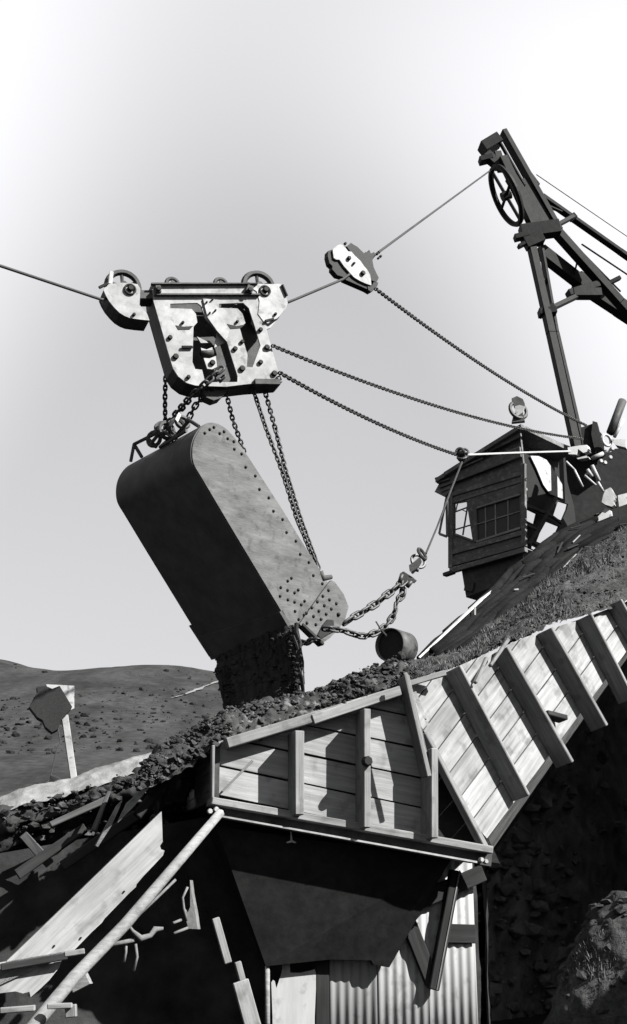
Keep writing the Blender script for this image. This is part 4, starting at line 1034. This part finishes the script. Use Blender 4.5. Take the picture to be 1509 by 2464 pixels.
# brace, back boom, ties
tb_('brace', 700, 1160, TY+.1, 1060, 1440, TY+.9, 125, 0.3); tb_('brace', 1040, 1425, TY+.9, 1440, 1690, TY+1.8, 170, 0.3); tb_('brace', 1430, 1680, TY+1.8, 1900, 1990, TY+2.8, 180, 0.3)
tb_('collar', 700, 1745, TY-.3, 830, 1690, TY-.3, 80, 0.3); tb_('cross_tie', 800, 1700, TY-.3, 1060, 1575, TY+.6, 46, 0.2); tb_('collar', 960, 1565, TY+.5, 1240, 1480, TY+.6, 70, 0.3)
tb_('collar', 1000, 1560, TY+.5, 1260, 1560, TY+.6, 90, 0.3)
tb_('collar', 690, 1740, TY-.45, 850, 1720, TY-.45, 70, 0.3)
tb_('back_boom', 715, 655, TY+.2, 1440, 1165, TY+2.5, 44, 0.2); tb_('back_boom', 1440, 1165, TY+2.5, 1900, 1490, TY+4, 46, 0.2)
tb_('boom_tie', 860, 925, TY+.3, 1010, 845, TY+.9, 42, 0.15); tb_('boom_tie', 760, 740, TY+.3, 900, 800, TY+.7, 20, 0.1); tb_('boom_tie', 975, 870, TY+.9, 1030, 830, TY+.9, 60, 0.15)
tb_('rod', 905, 985, TY+.4, 1450, 1540, TY+1.6, 16, 0.05); tb_('rod', 1090, 1100, TY+1, 1450, 1340, TY+2.4, 14, 0.05); tb_('rod', 1450, 1340, TY+2.4, 1900, 1640, TY+4, 14, .05)
tb_('pin', 1335, 1465, TY+1, 1445, 1410, TY+1, 42, 0.15); tb_('rod', 1045, 1270, TY+.6, 1020, 1380, TY+.6, 16, .05)
# sheaves
ra = (pt(*cD(500, 915), TY)-pt(*cD(300, 410), TY)).normalized()
sAx = frame(ra, V((1, -0.48, 0)))
ax1 = sAx @ V((0, math.cos(math.radians(-28)), math.sin(math.radians(-28))))
vd = ray(cD(420, 640)).normalized(); mi = ra.cross(vd).normalized()
ax1 = (vd*0.36+mi*0.93).normalized()
wheel('sheave', pt(*cD(388, 650), TY-.3), ax1, 0.80, 0.075, 'tower_steel', tw, 44, 6, 4, 0.16)
ra2 = (pt(*cD(690, 560), TY)-pt(*cD(545, 370), TY)).normalized(); mi2 = ra2.cross(vd).normalized()
tb_('guide_arm', 555, 385, TY+.3, 685, 560, TY+.3, 38, 0.15); tb_('guide_arm', 545, 365, TY+.3, 600, 470, TY+.3, 60, 0.15)

# ------------------------------------------------------------------ operator cab
CYc = 27.0
corner = pt(*cE(735, 1180), CYc)
uLc = V((-0.73, 0.683, 0)); uRc = V((0.683, 0.73, 0)); nLc = V((-0.683, -0.73, 0)); nRc = V((0.73, -0.683, 0))
def PEl(x, y, off=0.0): return hit(cE(x, y), corner+nLc*off, nLc)
def PEr(x, y, off=0.0): return hit(cE(x, y), corner+nRc*off, nRc)
cb_ = root('operator_cab', corner, 'dark wooden operator cab with sash windows and lean roof up the slope', 'cab')
win1 = [(208, 862), (300, 846), (345, 1132), (208, 1082)]; win2 = [(375, 1000), (700, 905), (700, 1035), (382, 1138)]
win2 = [(372, 905), (700, 800), (702, 1035), (382, 1138)]
wallp = [(165, 700), (165, 1345), (735, 1182), (728, 560), (700, 300), (440, 440)]
plate('wall', [PEl(*p) for p in wallp], -nLc*0.06, 'cab_paint', cb_, [[PEl(*p) for p in win1], [PEl(*p) for p in win2]])
# panelling boards on that wall
def el_beam(name, x0, y0, x1, y1, off, wpx, dep, mat='cab_paint', parent=cb_):
    p0, p1 = PEl(x0, y0, off), PEl(x1, y1, off)
    return beam(name, p0-nLc*dep/2, p1-nLc*dep/2, dep, wpx*0.3197*mpp(CYc), mat, parent, side=nLc, wob=0)
el_beam('corner_post', 175, 700, 175, 1345, 0.06, 40, 0.08); el_beam('corner_post', 722, 560, 728, 1185, 0.06, 40, 0.08)
el_beam('skirt_board', 165, 1318, 735, 1160, 0.05, 50, 0.06); el_beam('skirt_board', 170, 1235, 735, 1075, 0.05, 40, 0.06)
el_beam('head_rail', 165, 800, 720, 630, 0.04, 36, 0.05); el_beam('head_rail', 170, 860, 720, 690, 0.025, 20, 0.03)
pw2 = plate('window', [PEl(*p, -0.03) for p in win2], -nLc*0.006, 'glass', cb_)
pw1 = plate('window', [PEl(*p, -0.035) for p in win1], -nLc*0.004, 'clear_glass', cb_)
wn = el_beam('window_frame', 360, 880, 366, 1150, 0.04, 26, 0.06)
for a_ in ((515, 860, 517, 1095), (440, 885, 443, 1118), (610, 830, 612, 1065), (372, 1020, 702, 920)): el_beam('window_bar', *a_, 0.0, 8, 0.04, 'sash_wood', pw2)
el_beam('window_frame', 205, 1092, 350, 1142, 0.03, 14, 0.06, 'cab_paint', pw1); el_beam('window_frame', 372, 1150, 705, 1045, 0.04, 18, 0.06, 'sash_wood', pw2); el_beam('window_frame', 372, 895, 705, 792, 0.04, 14, 0.06, 'sash_wood', pw2)
el_beam('window_bar', 210, 925, 318, 885, 0.0, 12, 0.03, 'cab_paint', pw1); el_beam('window_bar', 212, 1058, 345, 1018, 0.0, 12, 0.03, 'cab_paint', pw1)
el_beam('window_bar', 310, 855, 270, 1100, 0.0, 14, 0.03, 'cab_paint', pw1); el_beam('window_bar', 232, 855, 215, 925, 0.0, 10, .03, 'cab_paint', pw1); el_beam('window_bar', 270, 910, 300, 925, 0.0, 8, .03, 'cab_paint', pw1)
# open casement swung out on the left
fl = root('open_casement', PEl(150, 1110), 'open window casement swung out from the left of the cab', 'window')
cp = [(150, 815), (95, 1090), (155, 1112)]
for i in range(3):
    a_, b_ = cp[i], cp[(i+1) % 3]
    beam('casement_bar', pt(*cE(*a_), CYc+1.3), pt(*cE(*b_), CYc+1.3), 0.05, 0.055, 'cab_paint', fl, wob=0)
# gable above and roof
rl0, rl1 = PEl(65, 672, 0.25), PEl(712, 262, 0.25)
dd = (rl1-rl0).normalized()
deep = 2.2
far = -nLc*deep
th = V((0, 0, -0.10))
vs = [rl0, rl1, rl1+far, rl0+far]; vs = vs+[v+th for v in vs]
mobj('roof', vs, [(0, 1, 2, 3), (7, 6, 5, 4), (0, 4, 5, 1), (1, 5, 6, 2), (2, 6, 7, 3), (3, 7, 4, 0)], 'cab_paint', cb_)
el_beam('fascia', 130, 640, 712, 275, 0.27, 36, 0.05); el_beam('fascia', 330, 520, 705, 330, 0.16, 60, 0.05); el_beam('fascia', 60, 676, 420, 520, 0.2, 14, 0.04)
el_beam('fascia', 110, 700, 705, 470, 0.12, 90, 0.05)
for k in range(4):
    p = PEl(70+k*22, 690+k*30-10*k, 0.2); el_beam('eave_batten', 60+k*16, 672+k*34, 160+k*8, 640+k*34, 0.22-k*0.03, 12, 0.3)
plate('eave_plate', [PEl(*p, 0.1) for p in ((105, 690), (60, 775), (135, 812), (180, 760), (180, 690))], -nLc*0.3, 'cab_paint', cb_)
# right side: framing with light panels
sidep = [(735, 1182), (728, 560), (712, 300), (1080, 430), (1240, 960), (1000, 1240), (880, 1240)]
opens = (((752, 900), (832, 938), (812, 1020), (754, 992)), ((990, 842), (1066, 866), (1056, 908), (1020, 992), (952, 958)), ((902, 994), (1000, 1034), (980, 1078), (920, 1186), (828, 1148), (852, 1084)), ((792, 1172), (856, 1203), (840, 1226), (790, 1202)))
plate('wall', [PEr(*p, -0.14) for p in sidep], -nRc*0.05, 'bolt_steel', cb_, [[PEr(*p, -0.14) for p in q] for q in opens])
def er_plate(name, poly, off, mat): return plate(name, [PEr(*p, off) for p in poly], -nRc*0.03, mat, cb_)
er_plate('panel', ((782, 502), (850, 505), (905, 535), (950, 600), (1000, 680), (1022, 720), (1035, 830), (990, 812), (930, 790), (880, 720), (830, 600)), -0.08, 'pale_paint')
er_plate('panel', ((745, 750), (757, 745), (765, 840), (742, 850)), -0.08, 'pale_paint')
def er_beam(x0, y0, x1, y1, off, wpx, dep, mat='dark_steel', name='frame_bar'):
    p0, p1 = PEr(x0, y0, off), PEr(x1, y1, off)
    return beam(name, p0-nRc*dep/2, p1-nRc*dep/2, dep, wpx*0.3197*mpp(CYc), mat, cb_, side=nRc, wob=0)
er_beam(745, 868, 955, 955, 0.0, 28, 0.06); er_beam(950, 955, 1025, 1010, 0, 22, .06); er_beam(985, 815, 780, 1170, 0.02, 30, 0.06); er_beam(735, 1010, 850, 1060, 0, 24, .05); er_beam(800, 1150, 905, 1205, 0, 20, .05)
# underframe
el_beam('underframe', 280, 1470, 735, 1290, -0.1, 230, 0.6, 'dark_steel'); el_beam('underframe', 285, 1480, 350, 1490, -0.05, 80, 0.5, 'dark_steel')
el_beam('underframe', 120, 1396, 190, 1372, 0.1, 28, 0.15, 'dark_steel'); el_beam('floor_beam', 170, 1368, 740, 1205, 0.08, 40, 0.12)
# pulley wheel on the roof
lp_ = root('roof_sheave', pt(*cE(700, 270), CYc), 'round dark pulley wheel standing on the cab roof', 'pulley')
wheel('rim', pt(*cE(690, 160), CYc), V((0.35, -0.9, 0.2)), 0.215, 0.045, 'dark_steel', lp_, 26, 6, 0, 0)
plate('arm', [pt(*cE(*p), CYc-.05) for p in ((640, 70), (680, 52), (725, 75), (740, 110), (720, 160), (740, 240), (640, 250), (655, 190), (690, 150), (660, 130))], V((0.02, 0.12, 0)), 'dark_steel', lp_)
plate('bracket', [pt(*cE(*p), CYc-.08) for p in ((665, 130), (700, 120), (735, 130), (725, 175), (680, 205), (665, 170))], V((0.02, 0.03, 0)), 'carriage_steel', lp_)

# ------------------------------------------------------------------ winch machinery at the right edge
MY = 26.0
wm = root('winch_engine', pt(1450, 1240, MY), 'dark winch engine with a toothed gear and rods at the right edge', 'winch')
def em(x, y, Y=MY): return pt(*cE(x, y), Y)
plate('body', [em(*p, MY+.5) for p in ((1040, 470), (1240, 470), (1500, 440), (1700, 460), (1700, 900), (1440, 910), (1330, 940), (1200, 1020), (1130, 1060), (1110, 880), (1060, 700))], V((0.4, 1.4, 0)), 'tower_steel', wm)
plate('frame_plate', [em(*p, MY+.2) for p in ((1160, 290), (1250, 260), (1330, 350), (1340, 470), (1250, 500), (1180, 400))], V((0.1, 0.4, 0)), 'tower_steel', wm)
plate('frame_plate', [em(*p, MY+.1) for p in ((1250, 240), (1285, 250), (1335, 470), (1270, 480), (1240, 340))], V((0.1, 0.3, 0)), 'tower_steel', wm)
plate('guard', [em(*p) for p in ((1062, 440), (1150, 425), (1205, 420), (1222, 468), (1180, 480), (1140, 450), (1125, 492), (1070, 490))], V((0.1, 0.15, 0)), 'pale_paint', wm)  # pale paint on guards, rods and gear stands in for sunlit metal
plate('guard', [em(*p) for p in ((1130, 520), (1205, 500), (1215, 515), (1140, 528))], V((0.1, 0.15, 0)), 'pale_paint', wm)
for (x0, y0, x1, y1, r) in ((1245, 522, 1330, 485, .05), (1330, 490, 1400, 450, .045), (1050, 545, 1115, 610, .025), (1115, 610, 1175, 735, .025), (1245, 575, 1298, 690, .045), (1210, 605, 1245, 660, .04), (1190, 650, 1275, 725, .025), (1290, 700, 1330, 770, .03)):
    tube('rod', [em(x0, y0, MY-.1), em(x1, y1, MY-.1)], r, 'pale_paint', wm, 7)
tube('stack', [em(1475, 90, MY+.6), em(1385, 330, MY+.4)], 0.10, 'dark_steel', wm, 10)
tube('rod', [em(1480, 230, MY+.4), em(1415, 360, MY+.3)], 0.04, 'pale_paint', wm, 7)
wheel('ring', em(1355, 385, MY-.1), V((0.6, -1, 0)), 0.13, 0.035, 'pale_paint', wm, 16, 6, 0, 0)
plate('guard', [em(*p, MY-.1) for p in ((1385, 375), (1500, 380), (1500, 440), (1420, 420))], V((0.1, .2, 0)), 'pale_paint', wm)
gear = [(1330, 800), (1345, 760), (1385, 740), (1400, 770), (1415, 790), (1405, 810), (1418, 830), (1405, 845), (1415, 870), (1395, 885), (1345, 870), (1318, 850)]
plate('gear', [em(*p, MY-.2) for p in gear], V((0.1, .2, 0)), 'pale_paint', wm)
plate('guard', [em(*p, MY-.1) for p in ((1440, 800), (1520, 780), (1520, 900), (1450, 890))], V((0.1, .2, 0)), 'pale_paint', wm)
for (x, y) in ((1390, 455), (1305, 548), (1375, 520), (1335, 560)): bolt(em(x, y, MY-.1), V((0.3, -1, 0)), 0.05, 0.08, wm, 'pale_paint', 'bolt', 8)
plate('skid', [em(*p, MY-.1) for p in ((1240, 1012), (1310, 950), (1395, 905), (1700, 800), (1700, 1010), (1420, 1000), (1240, 1040))], V((0.3, 1.0, 0)), 'tower_steel', wm)
plate('guard', [em(*p, MY-.12) for p in ((1242, 1008), (1320, 930), (1345, 895), (1390, 920), (1395, 955), (1310, 990))], V((0.02, 0.015, 0)), 'pale_paint', wm)

# ------------------------------------------------------------------ timber skidway up the slope
sk = root('timber_skidway', pt(1030, 1590, 17), 'dark skidway of stacked rough timbers climbing the slope to the winch', 'skidway')
def sp(x, y, Y): return pt(*cH(x, y), Y)
edge_hi = [(160, 508, 16.4), (330, 352, 17.8), (470, 225, 19.2), (640, 68, 20.8), (760, -45, 22.2), (870, -150, 23.4), (957, -205, 24), (1075, -308, 25), (1272, -394, 26), (1700, -560, 27.5)]
edge_lo = [(420, 480, 16.0), (560, 410, 17.2), (700, 300, 18.6), (850, 175, 20), (980, 60, 21.4), (1060, -20, 22.6), (1150, -95, 23.4), (1260, -190, 24.2), (1480, -300, 25.2), (1850, -460, 26.6)]
def sk_pt(u, v):
    x = u*(len(edge_hi)-1); i = min(int(x), len(edge_hi)-2); f = x-i
    a_ = [edge_hi[i][k]+(edge_hi[i+1][k]-edge_hi[i][k])*f for k in range(3)]
    b_ = [edge_lo[i][k]+(edge_lo[i+1][k]-edge_lo[i][k])*f for k in range(3)]
    return sp(*[a_[k]+(b_[k]-a_[k])*v for k in range(3)])
for k in range(8):
    v = k/7; u = random.uniform(0, 0.04)
    while u < 0.97:
        du = random.uniform(0.13, 0.24); u1 = min(1.0, u+du)
        tube('timber', [sk_pt(u, v+random.uniform(-.07, .07)), sk_pt((u+u1)/2, v+random.uniform(-.05, .05)), sk_pt(u1, v+random.uniform(-.07, .07))], random.uniform(0.05, 0.11), 'black_timber', sk, 7, taper=[random.uniform(.7, 1), 1, random.uniform(.6, 1)])
        u = u1-random.uniform(0.0, 0.03)
for k in range(14):
    u = random.random()**0.8*0.95; v = random.uniform(-0.05, 1.0); d = (sk_pt(min(1, u+0.05), v)-sk_pt(u, v)).normalized()*random.uniform(0.10, 0.45)
    p = sk_pt(u, v)+V((0.06, -0.14, 0.06)); d = d+V((random.uniform(-.05, .05), 0, random.uniform(-.05, .05)))
    beam('sliver', p-d, p+d, 0.02, random.uniform(0.015, 0.035), random.choice(('timber', 'dark_timber', 'dark_timber')), sk, wob=0.006)  # thin pieces standing in for bright slits between the timbers
# smooth pale board along the skidway edge
pb = plate('edge_board', [sp(x, y, Y) for (x, y, Y) in ((170, 492, 16.2), (640, 62, 20.6), (610, 72, 20.6), (420, 250, 18.6), (280, 385, 17.2))], V((0.03, 0.05, 0)), 'pale_paint')
tag(pb, 'pale smooth board edge beside the skidway above the drum', 'board')
# drum
dr = root('steel_drum', pt(1000, 1600, 15.6), 'open steel pipe drum lying with its dark end towards the bucket', 'drum')
e0 = pt(937, 1551, 15.5); e1 = pt(972, 1561, 15.78)
dax = (e1-e0).normalized()
def drum():
    F = frame(dax, V((0, 0, 1))); R = 0.215; n_ = 28; vs = []; fs = []
    Lh = (e1-e0).length
    for (x, r) in ((0.10, R*0.9), (0.0, R*0.93), (0.0, R), (Lh, R), (Lh, R*0.9)):
        for k in range(n_):
            a_ = 2*math.pi*k/n_; vs.append(e0+F @ V((x, math.cos(a_)*r, math.sin(a_)*r)))
    for j in range(4):
        for k in range(n_): fs.append((j*n_+k, j*n_+(k+1) % n_, (j+1)*n_+(k+1) % n_, (j+1)*n_+k))
    fs.append(tuple(range(4*n_, 5*n_)))
    mobj('shell', vs, fs, 'drum_steel', dr, True)
    vs = [e0+F @ V((0.05, math.cos(2*math.pi*k/n_)*R*0.925, math.sin(2*math.pi*k/n_)*R*0.925)) for k in range(n_)]
    mobj('end_plate', vs, [tuple(range(n_))], 'bolt_steel', dr)
drum()
tube('handle_wire', [pt(930, 1530, 15.4), pt(915, 1512, 15.6), pt(905, 1496, 15.9)], 0.010, 'cable', dr, 6)

# ------------------------------------------------------------------ mound at the lower right and the added unseen bank that shades this corner
mc = pt(*cL(1420, 640), 10.5)
rows = []
for j in range(7):
    t = j/6; rr = 0.62*(1-t)**0.75; z = mc.z+0.22-(1-t)**1.6*1.5
    rows.append([V((mc.x+0.24+math.cos(a_)*rr*1.25, mc.y+0.7+math.sin(a_)*rr, z)) for a_ in [2*math.pi*k/24 for k in range(25)]])
_, MG = loft('earth_mound', rows, 90, 40, 0.12, 2.4, 'grass_soil', None, 'structure', seed=40)
cl = [MG[random.randrange(40)][random.randrange(90)] for _ in range(260)]
clods('mound_stones', cl, 0.008, 0.05, 'grass_soil', 'small stones scattered on the mound at the lower right', 'stones')
blades('dry_grass', MG, 9000, 0.02, 0.06, 'dry_grass', 'dry grass on the mound at the lower right', 0.3, 1.0)

# bank added out of view, right of the picture, to shade this corner
ys = [2, 6, 8.5, 10.5, 12, 13.2, 15, 17, 19, 22, 27]; hs = [3.5, 3.9, 4.0, 3.8, 3.1, 2.5, 3.4, 5.2, 6.6, 8.0, 9.5]; xs = [5.3, 5.2, 5.1, 5.0, 4.9, 4.9, 5.2, 5.7, 6.2, 7.0, 8.6]
r0 = [V((x, y, -0.1)) for x, y in zip(xs, ys)]
r1 = [V((x+0.4, y, h)) for x, y, h in zip(xs, ys, hs)]
r2 = [V((x+2.2, y, h+0.2)) for x, y, h in zip(xs, ys, hs)]
r3 = [V((x+6, y, -0.1)) for x, y in zip(xs, ys)]
loft('added_shade_bank', [r0, r1, r2, r3], 70, 36, 0.15, 1.0, 'dark_soil', None, 'structure', seed=50)
